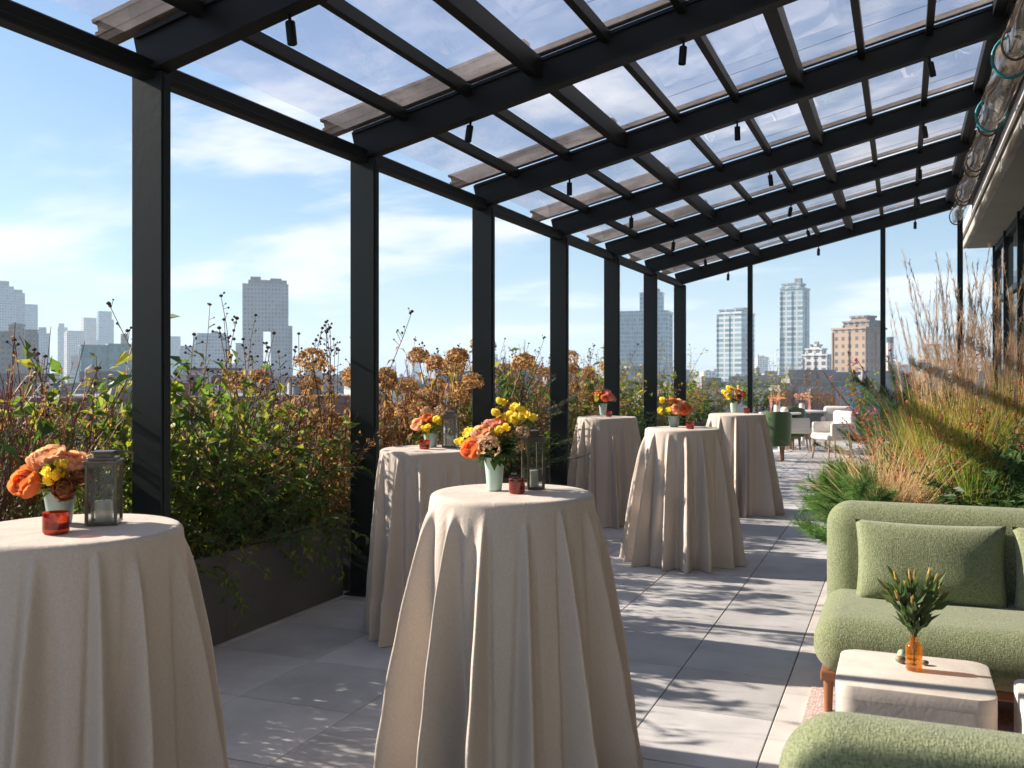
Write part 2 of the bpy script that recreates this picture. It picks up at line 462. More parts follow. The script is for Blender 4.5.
GZ = -32.0
mb = MB(); mb.box((0, 0, 92), (12300, 12300, 2 * (93 - GZ) ))
hm, ht = newmat('haze_air')
ht.out(None, ht.n('ShaderNodeVolumePrincipled', {'Color': (.70, .86, 1, 1), 'Density': .00026, 'Anisotropy': .0}).outputs[0])
hz = obj('haze', mb, hm); hz['kind'] = 'stuff'

# ------------------------------------------------------------------ ground and terrace
ground_m = pbr('city_ground', (.10, .095, .09), .95, var=.4, vscale=.02)
mb = MB(); mb.add([(-6000, -6000, GZ), (6000, -6000, GZ), (6000, 6000, GZ), (-6000, 6000, GZ)], [(0, 1, 2, 3)])
structure(obj('ground', mb, ground_m))

PX = -3.53                        # planter face
mb = MB(); mb.box(((-4.75 + 8) / 2, 10.5, (GZ - .06) / 2 - .0), (12.75, 33, abs(GZ) - .06))
structure(obj('terrace_slab', mb, M['grout']))
# paving slabs
mb = MB(); T = .61
for i in range(-8, 1):
    for j in range(-18, 35):
        x0 = -1.046 + i * T; x1 = x0 + T
        x0, x1 = max(x0, -4.7), min(x1, -.518)
        y0 = 5.513 + j * T
        if x1 - x0 < .05 or y0 + T > 26.8 or y0 < -5.9: continue
        mb.box(((x0 + x1) / 2, y0 + T / 2, -.0275 + rnd.uniform(-.0007, .0007)), (x1 - x0 - .005, T - .005, .055))
structure(obj('paving', mb, M['tile'], bevel=.0025, bseg=1))
mb = MB()
for i in range(0, 5):
    for j in range(-18, 35):
        x0 = -.5175 + i * T; x1 = x0 + T
        y0 = 5.30 + j * T
        if y0 + T > 26.8 or y0 < -5.9: continue
        mb.box(((x0 + x1) / 2, y0 + T / 2, -.0275), (x1 - x0 - .004, T - .004, .055))
structure(obj('lounge_paving', mb, M['tile2'], bevel=.0025, bseg=1))

ORD = ['zeroth', 'first', 'second', 'third', 'fourth', 'fifth', 'sixth', 'seventh', 'eighth']
PY = [3.684 + 2.008 * (k - 1) for k in range(-1, 8)]     # posts -1..7 ; index k+1
POSTX = -3.40
SL = .242
def rz_(x): return 2.973 + SL * (x - POSTX)               # rafter underside

# ------------------------------------------------------------------ pergola
perg = thing('glass_pergola', (0, 0, 0), 'dark steel pergola with sloping glass roof over the whole terrace', 'pergola')
XR = .93
for k in range(-1, 8):
    y = PY[k + 1]
    mb = MB(); mb.box((POSTX, y, 1.486), (.187, .065, 2.972))
    mb.box((POSTX + .098, y, 1.48), (.010, .045, 2.96))
    mb.box((POSTX, y, .006), (.25, .13, .012))
    obj('post', mb, M['metal'], perg, bevel=.004, bseg=1)
    mb = MB()
    a, b = Vector((POSTX - .06, y, rz_(POSTX - .06) + .10)), Vector((XR, y, rz_(XR) + .10))
    mb.beam(a, b, .062, .20)
    for dz in (-.092, .092):
        o = Vector((0, 0, dz)); mb.beam(a + o, b + o, .098, .022)
    obj('rafter', mb, M['metal_in'], perg)
    mb = MB()
    for xa, xb, hh in ((POSTX - .28, -2.2, .11), (-2.2, XR, .03)):
        a, b = Vector((xa, y - .02, rz_(xa) + .235 + hh / 2)), Vector((xb, y - .02, rz_(xb) + .235 + hh / 2))
        mb.beam(a, b, .075, hh)
        if hh > .05:
            mb.beam(a + Vector((-.03, 0, hh / 2)), b + Vector((0, 0, hh / 2)), .10, .02); mb.beam(a + Vector((-.015, 0, -.01)), b, .087, .02)
    obj('rafter_cap', mb, M['cap'], perg)
y0, y1 = -2.5, PY[-1] + .05
mb = MB(); mb.box((POSTX, (y0 + y1) / 2, 2.973 + .010), (.085, y1 - y0, .090)); mb.box((POSTX - .01, (y0 + y1) / 2, 2.973 + .063), (.05, y1 - y0, .015))
mb.box((POSTX + .0485, (y0 + y1) / 2, 2.973 - .018), (.012, y1 - y0, .03))
obj('eave_beam', mb, M['metal_in'], perg, bevel=.004, bseg=1)
PUR = [-3.076, -2.61, -2.144, -1.678, -1.21, -.746, -.28, .186, .652]
for i, x in enumerate(PUR):
    thick = i in (2, 5, 8)
    mb = MB(); zz = rz_(x) + .215
    ww, hh = (.10, .10) if thick else (.05, .07)
    mb.box((x, (y0 + y1) / 2, zz - hh / 2), (ww, y1 - y0, hh))
    if thick: mb.box((x + .035, (y0 + y1) / 2, zz - hh - .012), (.03, y1 - y0, .024))
    obj('purlin', mb, M['metal_in'], perg)
mb = MB(); mb.box((XR + .02, (y0 + y1) / 2, rz_(XR) + .10), (.06, y1 - y0, .22)); obj('wall_plate', mb, M['metal_in'], perg)
XS = [POSTX - .12] + PUR + [XR]
for k in range(-1, 7):
    ya, yb = PY[k + 1] + .055, PY[k + 2] - .055
    for i in range(len(XS) - 1):
        if k == -1 and i < 4: pass
        a, b = XS[i] + .012, XS[i + 1] - .012
        mb = MB(); mb.add([(a, ya, rz_(a) + .228), (b, ya, rz_(b) + .228), (b, yb, rz_(b) + .228), (a, yb, rz_(a) + .228),
                           ], [(0, 1, 2, 3)])
        obj('glass_pane', mb, M['roofglass'], perg)
for x in (-2.26, -.27, .80):
    mb = MB(); mb.box((x, PY[-1], rz_(x) / 2 + .002), (.075, .075, rz_(x) - .005)); obj('end_pole', mb, M['metal'], perg)
for k in range(1, 7):
    mb = MB(); ym = (PY[k + 1] + PY[k + 2]) / 2 + .5
    mb.tube([(-1.65, ym, rz_(-1.65) + .21), (XR, ym, rz_(XR) + .21)], .0016, 4)
    obj('wire', mb, M['metal_in'], perg)

# spotlights under the rafters
mb0 = MB(); mb0.tube([(0, 0, 0), (0, 0, -.035)], .008, 8)
mb1 = MB(); mb1.lathe([(.021, -.035), (.023, -.04), (.023, -.14), (.019, -.143), (.016, -.12)], seg=16)
mb2 = MB(); mb2.lathe([(.016, -.137), (.0, -.137)], seg=16)
spot = None
ROW = ['nearest the eave', 'at the middle of the roof', 'nearest the building']
for k in range(-1, 8):
    for i, x in enumerate((-2.61, -1.21, .186)):
        if k < 1 and not (k == 0): continue
        if k == 0 and i == 0: continue
        lab = 'black cylinder spotlight under the %s rafter, %s' % (ORD[k + 1], ROW[i])
        loc = (x, PY[k + 1] + .02, rz_(x) - .001)
        if spot is None:
            spot = thing('spotlight', loc, lab, 'spotlight', 'spotlights under the pergola rafters')
            obj('bracket', mb0, M['metal_in'], spot); obj('lamp_housing', mb1, M['metal_in'], spot, smooth=True); obj('lens', mb2, M['glass'], spot)
            spot.rotation_euler = (radians(6), 0, 0)
        else:
            c = dup(spot, loc, label=lab); c.rotation_euler = (radians(rnd.uniform(-10, 12)), radians(rnd.uniform(-8, 14)), rnd.uniform(0, 6))

# rolled clear weather curtains under the roof's high edge
for k in range(1, 7):
    ya, yb = PY[k + 1] + .12, PY[k + 2] - .10
    r0 = random.Random(k * 3)
    t_ = thing('rolled_curtain', (.74, ya, 3.83), 'rolled clear plastic curtain tied under the roof edge, %s bay from the front%s' % (ORD[k], ', teal ends' if k == 3 else ''), 'curtain', 'rolled clear curtains under the roof edge')
    mb = MB(); vs, fs = [], []
    ns, ny = 54, 9
    for j in range(ny):
        yy = (yb - ya) * j / (ny - 1)
        for s in range(ns):
            a = s / ns * 2 * pi * 2.4; rr = .06 + .075 * s / ns + .016 * sin(a * 3 + j) + r0.uniform(-.003, .003)
            vs.append((rr * cos(a) * .9, yy, rr * sin(a) * 1.15 - .015 * sin(j * 1.3)))
    for j in range(ny - 1):
        for s in range(ns - 1):
            fs.append((j * ns + s, j * ns + s + 1, (j + 1) * ns + s + 1, (j + 1) * ns + s))
    mb.add(vs, fs); obj('sheet', mb, M['vinyl'], t_, smooth=True, angle=0)
    if k != 3: t_.scale = (.72, 1, .8)
    for q in (.03, .97):
        mb = MB(); yy = (yb - ya) * q
        mb.tube([(.132 * cos(a) * .95, yy, .132 * sin(a) * 1.15 - .006) for a in [2 * pi * i / 20 for i in range(21)]], .012, 6)
        mb.tube([(0, yy, .15), (0, yy, rz_(.74) - 3.83 + .02)], .006, 5)
        obj('strap', mb, M['teal'] if k == 3 else M['lantern'], t_, smooth=True)

# ------------------------------------------------------------------ the building on the right
bld = thing('terrace_building', (0, 0, 0), 'building on the right with concrete ledge, pale upper wall and glass front', 'building')
mb = MB(); mb.box((4.6, 6.4, 3.845), (7.2, 24.9, .23)); obj('ledge', mb, M['concrete'], bld, bevel=.01, bseg=1)
mb = MB(); mb.box((.985, 6.4, 4.012), (.05, 24.9, .10)); mb.box((.965, 6.4, 3.90), (.03, 24.86, .06)); obj('coping', mb, M['white_paint'], bld, bevel=.004, bseg=1)
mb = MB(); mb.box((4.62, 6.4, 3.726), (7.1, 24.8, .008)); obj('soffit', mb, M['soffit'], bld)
mb = MB(); mb.box((4.8, 6.4, 5.2), (6.6, 24.7, 2.4)); obj('upper_wall', mb, M['white_paint'], bld)
FX = 1.5
mb = MB(); mb.box((FX + .9, 18.58 + .02, 1.86), (1.7, .03, 3.72)); obj('end_pane', mb, M['pane'], bld)
ym = [18.57 - 1.92 * i for i in range(0, 13)]
for i in range(12):
    mb = MB(); mb.box((FX + .03, (ym[i] + ym[i + 1]) / 2, 1.86), (.012, ym[i] - ym[i + 1] - .06, 3.7)); obj('window_pane', mb, M['pane'], bld)
for y in ym:
    mb = MB(); mb.box((FX, y, 1.86), (.09, .06, 3.718)); mb.box((FX - .05, y + .9, 1.0), (.02, .02, .35)); obj('mullion', mb, M['metal'], bld)
mb = MB()
for z in (.06, 2.75, 3.66): mb.box((FX + .01, 7.05, z), (.05, 23, .09))
obj('transom', mb, M['metal'], bld)

# ------------------------------------------------------------------ planters along the left edge
for k in range(-1, 11):
    ya, yb = 3.684 + 2.008 * (k - 1) + .06, 3.684 + 2.008 * k - .06
    if yb > 24: break
    ymid = (ya + yb) / 2; L = yb - ya
    lab = ('charcoal planter box between the %s and %s black posts' % (ORD[k], ORD[k + 1])) if 1 <= k <= 6 else (
        'charcoal planter box nearest the viewer' if k == -1 else 'charcoal planter box left of the first post' if k == 0 else
        'charcoal planter box beyond the last post, %s along' % ORD[k - 6])
    t_ = thing('planter_box', (PX - .45, ymid, 0), lab, 'planter', 'planter boxes along the terrace edge')
    mb = MB()
    for s, c in (((.03, L, .50), (.435, 0, .25)), ((.03, L, .50), (-.435, 0, .25)), ((.84, .03, .50), (0, L / 2 - .015, .25)), ((.84, .03, .50), (0, -L / 2 + .015, .25))):
        mb.box(c, s)
    mb.box((.452, -.28, .25), (.004, .006, .5))
    obj('shell', mb, M['planter'], t_, bevel=.004, bseg=1)
    mb = MB(); mb.box((0, 0, .225), (.83, L - .07, .43)); obj('soil', mb, M['soil'], t_)
def parapet():
    t_ = thing('parapet', (0, 0, 0), 'low dark parapet wall at the terrace edge behind the planters', 'parapet')
    mb = MB(); mb.box((-4.62, 10, .3), (.14, 33, .6)); obj('wall', mb, M['planter'], t_)
    mb = MB(); mb.box((-4.62, 10, .62), (.2, 33, .04)); obj('coping', mb, M['metal'], t_)
parapet()

# ------------------------------------------------------------------ plant generators: lists of (part, mesh, material)
def curve(p, d, L, n, bend, r, wob=.0):
    """arched path; bend pulls it down (+) or up (-)"""
    p = Vector(p); d = Vector(d).normalized(); pts = [p.copy()]
    for i in range(n):
        d = (d + Vector((r.uniform(-wob, wob), r.uniform(-wob, wob), -bend / n + r.uniform(-wob, wob) * .5))).normalized()
        p = p + d * (L / n); pts.append(p.copy())
    return pts

def rdir(r, spread):
    a = r.uniform(0, 2 * pi); s = spread * sqrt(r.random())
    return Vector((sin(s) * cos(a), sin(s) * sin(a), cos(s)))

def on(pts, q):
    f = q * (len(pts) - 1); i = min(int(f), len(pts) - 2); k = f - i
    return pts[i].lerp(pts[i + 1], k), (pts[i + 1] - pts[i]).normalized()

def shrub(seed, lf, stem, n=22, Hh=1.1, spread=.7, ln=24, LL=.09, LW=.045, bend=.5, hang=.35, base=.18, q0=.2):
    r = random.Random(seed); A, B = MB(), MB()
    for i in range(n):
        p0 = Vector((r.uniform(-base, base), r.uniform(-base, base), 0))
        L = Hh * r.uniform(.55, 1.1)
        pts = curve(p0, rdir(r, spread), L, 6, bend * r.uniform(.3, 1.3), r, .12)
        A.tube(pts, [.006 * (1 - .7 * k / 6) for k in range(7)], 4)
        for j in range(ln):
            q = q0 + (1 - q0) * (j + r.random()) / ln
            p, d = on(pts, q)
            side = Vector((r.gauss(0, 1), r.gauss(0, 1), r.gauss(0, .5))).normalized()
            ld_ = (side + d * .6 + Vector((0, 0, -hang))).normalized()
            s = r.uniform(.6, 1.25)
            if r.random() < .5:
                p = p + side * r.uniform(0, LL * 1.2)
            B.leaf(p, ld_, Vector((r.gauss(0, .5), r.gauss(0, .5), 1)), LL * s, LW * s, .3, r.uniform(.1, .4))
    return [('stems', A.mesh('stems'), stem), ('foliage', B.mesh('foliage'), lf)]

def seedstems(seed, n=9, Hh=1.5, lf=None):
    r = random.Random(seed); A, B, C = MB(), MB(), MB()
    for i in range(n):
        p0 = Vector((r.uniform(-.25, .25), r.uniform(-.25, .25), 0))
        pts = curve(p0, rdir(r, .22), Hh * r.uniform(.7, 1.08), 8, r.uniform(-.05, .15), r, .07)
        A.tube(pts, [.005 * (1 - .6 * k / 8) for k in range(9)], 4)
        for j in range(20):
            q = .25 + .6 * r.random(); p, d = on(pts, q)
            side = Vector((r.gauss(0, 1), r.gauss(0, 1), 0)).normalized()
            B.leaf(p, side + Vector((0, 0, -.3)), (0, 0, 1), r.uniform(.03, .075), r.uniform(.015, .035), .3, .4)
        for j in range(9):
            q = .62 + .38 * r.random() ** .8; p, d = on(pts, q)
            side = Vector((r.gauss(0, 1), r.gauss(0, 1), r.uniform(.2, 1.2))).normalized()
            e = p + side * r.uniform(.02, .09) * (1.4 - q)*1.6
            A.tube([p, e], .0018, 3)
            rr = r.uniform(.005, .010)
            C.lathe([(0, -rr), (rr * .8, -rr * .5), (rr, 0), (rr * .7, rr * .6), (0, rr)], e, 6)
        p = pts[-1]
        C.lathe([(0, -.01), (.012, -.004), (.012, .004), (0, .012)], p, 6)
    return [('stems', A.mesh('stems'), M['stem_b']), ('foliage', B.mesh('foliage'), lf or M['lf_brown']), ('seed_heads', C.mesh('seed_heads'), M['seed'])]

def pom(mb, c, R, n, r, pl, flat=.75):
    for i in range(n):
        v = Vector((r.gauss(0, 1), r.gauss(0, 1), r.gauss(0, 1))).normalized()
        if v.z < -.75: v.z = -v.z
        p = Vector(c) + Vector((v.x * R, v.y * R, v.z * R * flat)) * r.uniform(.72, 1.02)
        tdir = v.cross(Vector((r.gauss(0, 1), r.gauss(0, 1), r.gauss(0, 1)))).normalized()
        mb.leaf(p - tdir * pl * .5, tdir + v * .25, v, pl * r.uniform(.7, 1.3), pl * r.uniform(.6, 1), -.4, -.2)

def hydrangea(seed, n=12, Hh=1.1, R=.085):
    r = random.Random(seed); A, B = MB(), MB(); heads = []
    for i in range(n):
        p0 = Vector((r.uniform(-.3, .3), r.uniform(-.3, .3), 0))
        pts = curve(p0, rdir(r, .38), Hh * r.uniform(.55, 1.05), 6, r.uniform(0, .25), r, .08)
        A.tube(pts, [.005] * 7, 4)
        C = MB(); pom(C, pts[-1], R * r.uniform(.7, 1.15), 260, r, .030); heads.append(('flower_head', C.mesh('flower_head'), M['hyd']))
        for j in range(16):
            p, d = on(pts, .15 + .75 * r.random())
            side = Vector((r.gauss(0, 1), r.gauss(0, 1), -.2)).normalized()
            B.leaf(p, side + Vector((0, 0, -.5)), (0, 0, 1), r.uniform(.06, .12), r.uniform(.03, .055), .5, .5)
    return [('stems', A.mesh('stems'), M['stem_b']), ('foliage', B.mesh('foliage'), M['lf_brown'])] + heads

def twigs(seed, n=34, Hh=1.1, mat=None, buds=True, lf=None):
    r = random.Random(seed); A, B = MB(), MB()
    for i in range(n):
        p0 = Vector((r.uniform(-.2, .2), r.uniform(-.2, .2), 0))
        pts = curve(p0, rdir(r, .45), Hh * r.uniform(.6, 1.1), 7, r.uniform(-.2, .1), r, .1)
        A.tube(pts, [.005 * (1 - .75 * k / 7) for k in range(8)], 4)
        for j in range(5):
            p, d = on(pts, r.uniform(.3, .9))
            e = curve(p, d + rdir(r, 1.2) * .6, r.uniform(.12, .3), 4, -.1, r, .15)
            A.tube(e, [.0028, .0024, .002, .0014, .001], 3)
            for q in range(5):
                pp, dd = on(e, r.random())
                B.leaf(pp, dd + Vector((r.gauss(0, .6), r.gauss(0, .6), .2)), (0, 0, 1), r.uniform(.012, .03), r.uniform(.008, .014), .3, .2)
    return [('stems', A.mesh('stems'), mat or M['stem_r']), ('foliage', B.mesh('foliage'), lf or M['lf_brown'])]

def pine(seed, n=16, Hh=.9, spread=1.2, nl=.075, per=46, mat=None, bend=.25, nw=.0014):
    r = random.Random(seed); A, B = MB(), MB()
    A.tube([(0, 0, 0), (0.02, 0, Hh * .8)], [.018, .006], 6)
    for i in range(n):
        q = (i + .5) / n
        a = i * 2.4 + r.uniform(-.3, .3)
        el = r.uniform(.1, .5) + q * .7
        d = Vector((cos(a) * cos(el), sin(a) * cos(el), sin(el)))
        br = curve((0.01, 0, Hh * .75 * q), d, Hh * r.uniform(.55, .85) * (1.1 - .5 * q), 6, bend * r.uniform(-.6, 1), r, .12)
        A.tube(br, [.008 * (1 - .7 * k / 6) for k in range(7)], 4)
        subs = [(br, .25)]
        for j in range(4):
            p, dd = on(br, r.uniform(.35, .95))
            s = curve(p, dd + Vector((r.gauss(0, .6), r.gauss(0, .6), r.gauss(.15, .3))), r.uniform(.12, .26), 4, -.1, r, .1)
            A.tube(s, [.004, .0035, .003, .002, .0015], 3); subs.append((s, .1))
        for s, q0 in subs:
            for j in range(per):
                p, dd = on(s, q0 + (1 - q0) * r.random())
                v = (dd * .9 + Vector((r.gauss(0, .7), r.gauss(0, .7), r.gauss(.1, .6)))).normalized()
                L = nl * r.uniform(.7, 1.2)
                sd_ = v.orthogonal().normalized()
                B.add([p - sd_ * nw, p + sd_ * nw, p + v * L], [(0, 1, 2)])
    return [('branches', A.mesh('branches'), M['stem_b']), ('needles', B.mesh('needles'), mat or M['needle'])]

def grass(seed, n=260, Hh=1.0, spread=.5, bend=.7, w=.006, mat=None, base=.10, plumes=0, ph=2.0, pmat=None, pw=.02):
    r = random.Random(seed); A, B, C = MB(), MB(), MB()
    for i in range(n):
        a = r.uniform(0, 2 * pi); b = base * sqrt(r.random())
        d = rdir(r, spread)
        pts = curve((b * cos(a), b * sin(a), 0), d, Hh * r.uniform(.55, 1.1), 6, bend * r.uniform(.3, 1.4), r, .05)
        dd = (pts[-1] - pts[0]); s = dd.cross(Vector((r.gauss(0, 1), r.gauss(0, 1), r.gauss(0, .3))))
        A.blade(pts, w * r.uniform(.6, 1.2), s.normalized())
    for i in range(plumes):
        d = rdir(r, .22)
        pts = curve((r.uniform(-base, base), r.uniform(-base, base), 0), d, ph * r.uniform(.7, 1.05), 9, r.uniform(-.05, .3), r, .03)
        C.tube(pts, [.0028 * (1 - .6 * k / 9) for k in range(10)], 3)
        for j in range(95):
            q = .58 + .42 * r.random(); p, dd = on(pts, q)
            v = (dd * 1.1 + Vector((r.gauss(0, .35), r.gauss(0, .35), .1))).normalized()
            L = r.uniform(.03, .10) * (1.25 - (q - .58) * 1.8)
            s = v.orthogonal().normalized()
            B.add([p - s * .0012, p + s * .0012, p + v * L + s * .0009, p + v * L - s * .0009], [(0, 1, 2, 3)])
    out = [('blades', A.mesh('blades'), mat or M['grass_g'])]
    if plumes:
        out += [('plumes', B.mesh('plumes'), pmat or M['plume']), ('stalks', C.mesh('stalks'), M['grass_t'])]
    return out

def berries(seed, n=9, Hh=.8, leafy=True):
    r = random.Random(seed); A, B, C = MB(), MB(), MB()
    for i in range(n):
        pts = curve((r.uniform(-.1, .1), r.uniform(-.1, .1), 0), rdir(r, .55), Hh * r.uniform(.6, 1.1), 7, r.uniform(.1, .5), r, .08)
        A.tube(pts, [.003] * 8, 4)
        for j in range(5):
            p, d = on(pts, r.uniform(.6, 1))
            for q in range(5):
                e = p + Vector((r.gauss(0, .02), r.gauss(0, .02), r.gauss(0, .02)))
                rr = r.uniform(.005, .009)
                C.lathe([(0, -rr), (rr * .85, -rr * .5), (rr, 0), (rr * .85, rr * .5), (0, rr)], e, 6)
        for j in range(14):
            p, d = on(pts, r.uniform(.1, .95))
            B.leaf(p, Vector((r.gauss(0, 1), r.gauss(0, 1), r.gauss(.1, .4))), (0, 0, 1), r.uniform(.03, .06), r.uniform(.012, .025), .3, .3)
    return [('stems', A.mesh('stems'), M['stem_g']), ('foliage', B.mesh('foliage'), M['lf_mid']), ('berries', C.mesh('berries', True), M['berry'])]

SPEC = {
    'shrubA': ('leafy_shrub', 'shrub', shrub(1, M['lf_mid'], M['stem_g'], n=24, Hh=1.1, spread=.75, ln=21, LL=.105, LW=.055)),
    'shrubB': ('leafy_shrub', 'shrub', shrub(2, M['lf_mid'], M['stem_g'], n=18, Hh=1.3, spread=.6, ln=19, LL=.125, LW=.066, hang=.8)),
    'dark': ('evergreen_shrub', 'shrub', shrub(3, M['lf_dark'], M['stem_g'], n=34, Hh=.85, spread=1.0, ln=34, LL=.05, LW=.022, bend=.5)),
    'trail': ('trailing_shrub', 'trailing plant', shrub(4, M['lf_mid'], M['stem_g'], n=26, Hh=.62, spread=1.25, ln=26, LL=.05, LW=.022, bend=2.0, hang=.5)),
    'yellow': ('yellow_shrub', 'shrub', shrub(5, M['lf_yel'], M['stem_g'], n=12, Hh=1.35, spread=.4, ln=22, LL=.07, LW=.028, bend=.2)),
    'big': ('broadleaf_plant', 'plant', shrub(6, M['lf_mid'], M['stem_b'], n=9, Hh=1.4, spread=.45, ln=18, LL=.16, LW=.085, hang=1.1, bend=.2, q0=.45)),
    'brown': ('dried_shrub', 'shrub', shrub(7, M['lf_brown'], M['stem_b'], n=22, Hh=1.15, spread=.65, ln=22, LL=.05, LW=.026, bend=.35)),
    'orange': ('autumn_shrub', 'shrub', shrub(8, M['lf_orange'], M['stem_b'], n=20, Hh=1.0, spread=.7, ln=22, LL=.055, LW=.03, bend=.35)),
    'seedA': ('seedhead_plant', 'plant', seedstems(9, 9, 1.35)),
    'seedB': ('seedhead_plant', 'plant', seedstems(10, 7, 1.5, M['lf_yel'])),
    'hydA': ('hydrangea_bush', 'hydrangea', hydrangea(11, 8, 1.30, .105)),
    'hydB': ('hydrangea_bush', 'hydrangea', hydrangea(12, 6, 1.1, .115)),
    'twig': ('red_twig_bush', 'bush', twigs(13)),
    'conifer': ('conifer', 'conifer', pine(14, 26, 1.05, nl=.035, per=60, mat=M['needle'])),
    'pine': ('pine_shrub', 'pine', pine(15, 18, .62, nl=.13, per=110, mat=M['needle_l'], bend=.5, nw=.0022)),
    'pineB': ('pine_shrub', 'pine', pine(16, 22, 1.35, nl=.11, per=100, mat=M['needle'], bend=.1, nw=.0026)),
    'grassG': ('ornamental_grass', 'grass clump', grass(17, 420, 1.0, .38, .6, .007, M['grass_g'], .14)),
    'grassN': ('ornamental_grass', 'grass clump', grass(27, 300, .85, .42, .7, .008, leafmat('grass_fresh', [(.09, .20, .03), (.15, .27, .04), (.20, .28, .05), (.30, .30, .06)], .45), .13)),
    'grassT': ('fountain_grass', 'grass clump', grass(18, 620, .72, .62, 1.0, .0035, M['grass_t'], .12)),
    'plumeG': ('plume_grass', 'grass clump', grass(19, 260, 1.1, .34, .5, .007, M['grass_g'], .15, plumes=30, ph=1.95)),
    'red': ('red_leaf_shrub', 'shrub', shrub(20, M['redleaf'], M['stem_b'], n=14, Hh=1.0, spread=.6, ln=26, LL=.045, LW=.02, bend=.2, q0=.5)),
    'berry': ('berry_plant', 'berry plant', berries(21)),
    'sage': ('sage_plant', 'plant', shrub(22, M['sage'], M['stem_g'], n=24, Hh=.45, spread=.9, ln=26, LL=.045, LW=.02, bend=.2)),
    'rust': ('rusty_shrub', 'shrub', shrub(23, leafmat('leaf_rust', [(.20, .05, .035), (.14, .06, .03), (.26, .08, .05), (.10, .09, .03)], .4), M['stem_b'], n=24, Hh=.8, spread=.7, ln=30, LL=.035, LW=.014, bend=.3)),
    'broad': ('evergreen_shrub', 'shrub', shrub(24, M['lf_dark'], M['stem_g'], n=22, Hh=.75, spread=.9, ln=26, LL=.09, LW=.045, bend=.4)),
}
PROTO = {}
USED = {}
def plant(key, x, y, z, label, group=None, s=1.0, sz=None, rz=None):
    name, cat, parts = SPEC[key]
    if label in USED:
        USED[label] += 1
        raise RuntimeError('label twice: ' + label)
    USED[label] = 1
    rz = rnd.uniform(0, 6.28) if rz is None else rz
    sca = (s, s, sz or s)
    if key not in PROTO:
        o = thing(name, (x, y, z), label, cat, group, rz); o.scale = sca
        for pn, me, mt in parts:
            c = link(pn, me, mt, o)
            if pn in ('seed_heads', 'berries', 'foliage', 'needles', 'blades', 'plumes', 'stalks'): c['kind'] = 'stuff'
        PROTO[key] = o
    else:
        o = dup(PROTO[key], (x, y, z), rz, sca, label)
        if group: o['group'] = group
    return o

DESC = {'shrubA': 'green shrub', 'shrubB': 'loose drooping-leaved shrub', 'dark': 'dense dark green shrub',
        'trail': 'trailing green plant', 'yellow': 'upright shrub with yellow leaves', 'big': 'tall large-leaved plant',
        'brown': 'brown dried shrub', 'orange': 'orange autumn shrub', 'seedA': 'tall dark seed-head stems', 'seedB': 'yellow-leaved seed-head stems',
        'hydA': 'dried brown hydrangea', 'hydB': 'short big-headed dried hydrangea', 'twig': 'bare red-twigged bush', 'conifer': 'dark feathery conifer'}
def bayphrase(y):
    k = (y - 3.684) / 2.008 + 1
    i = int(math.floor(k)); f = k - i
    if i < 1:
        q = 1 - k
        return 'left of the first post, %s' % ('close to it' if q < .32 else 'a step from it' if q < .66 else 'two steps from it' if q < 1.1 else 'far from it')
    if i >= 7:
        q = k - 7
        return 'beyond the last post, %s' % ('close to it' if q < .5 else 'a step past it' if q < 1.2 else 'well past it' if q < 2 else 'near the terrace end')
    return ('just past the %s post' % ORD[i]) if f < .34 else ('between the %s and %s posts' % (ORD[i], ORD[i + 1])) if f < .67 else ('just before the %s post' % ORD[i + 1])
def edge(key, frac, row=0, s=1.0, sz=None, z=.44):
    """plant in the left planters; frac in post numbers (1 = first post)"""
    y = 3.684 + 2.008 * (frac - 1)
    x = PX - (.18, .45, .70)[row] + rnd.uniform(-.05, .05)
    lab = '%s %s, %s' % (DESC[key], bayphrase(y), ('front row', 'middle row', 'back row')[row])
    if lab in USED: return
    plant(key, x, y, z, lab, 'plants along the left planters', s * rnd.uniform(.95, 1.05), sz)

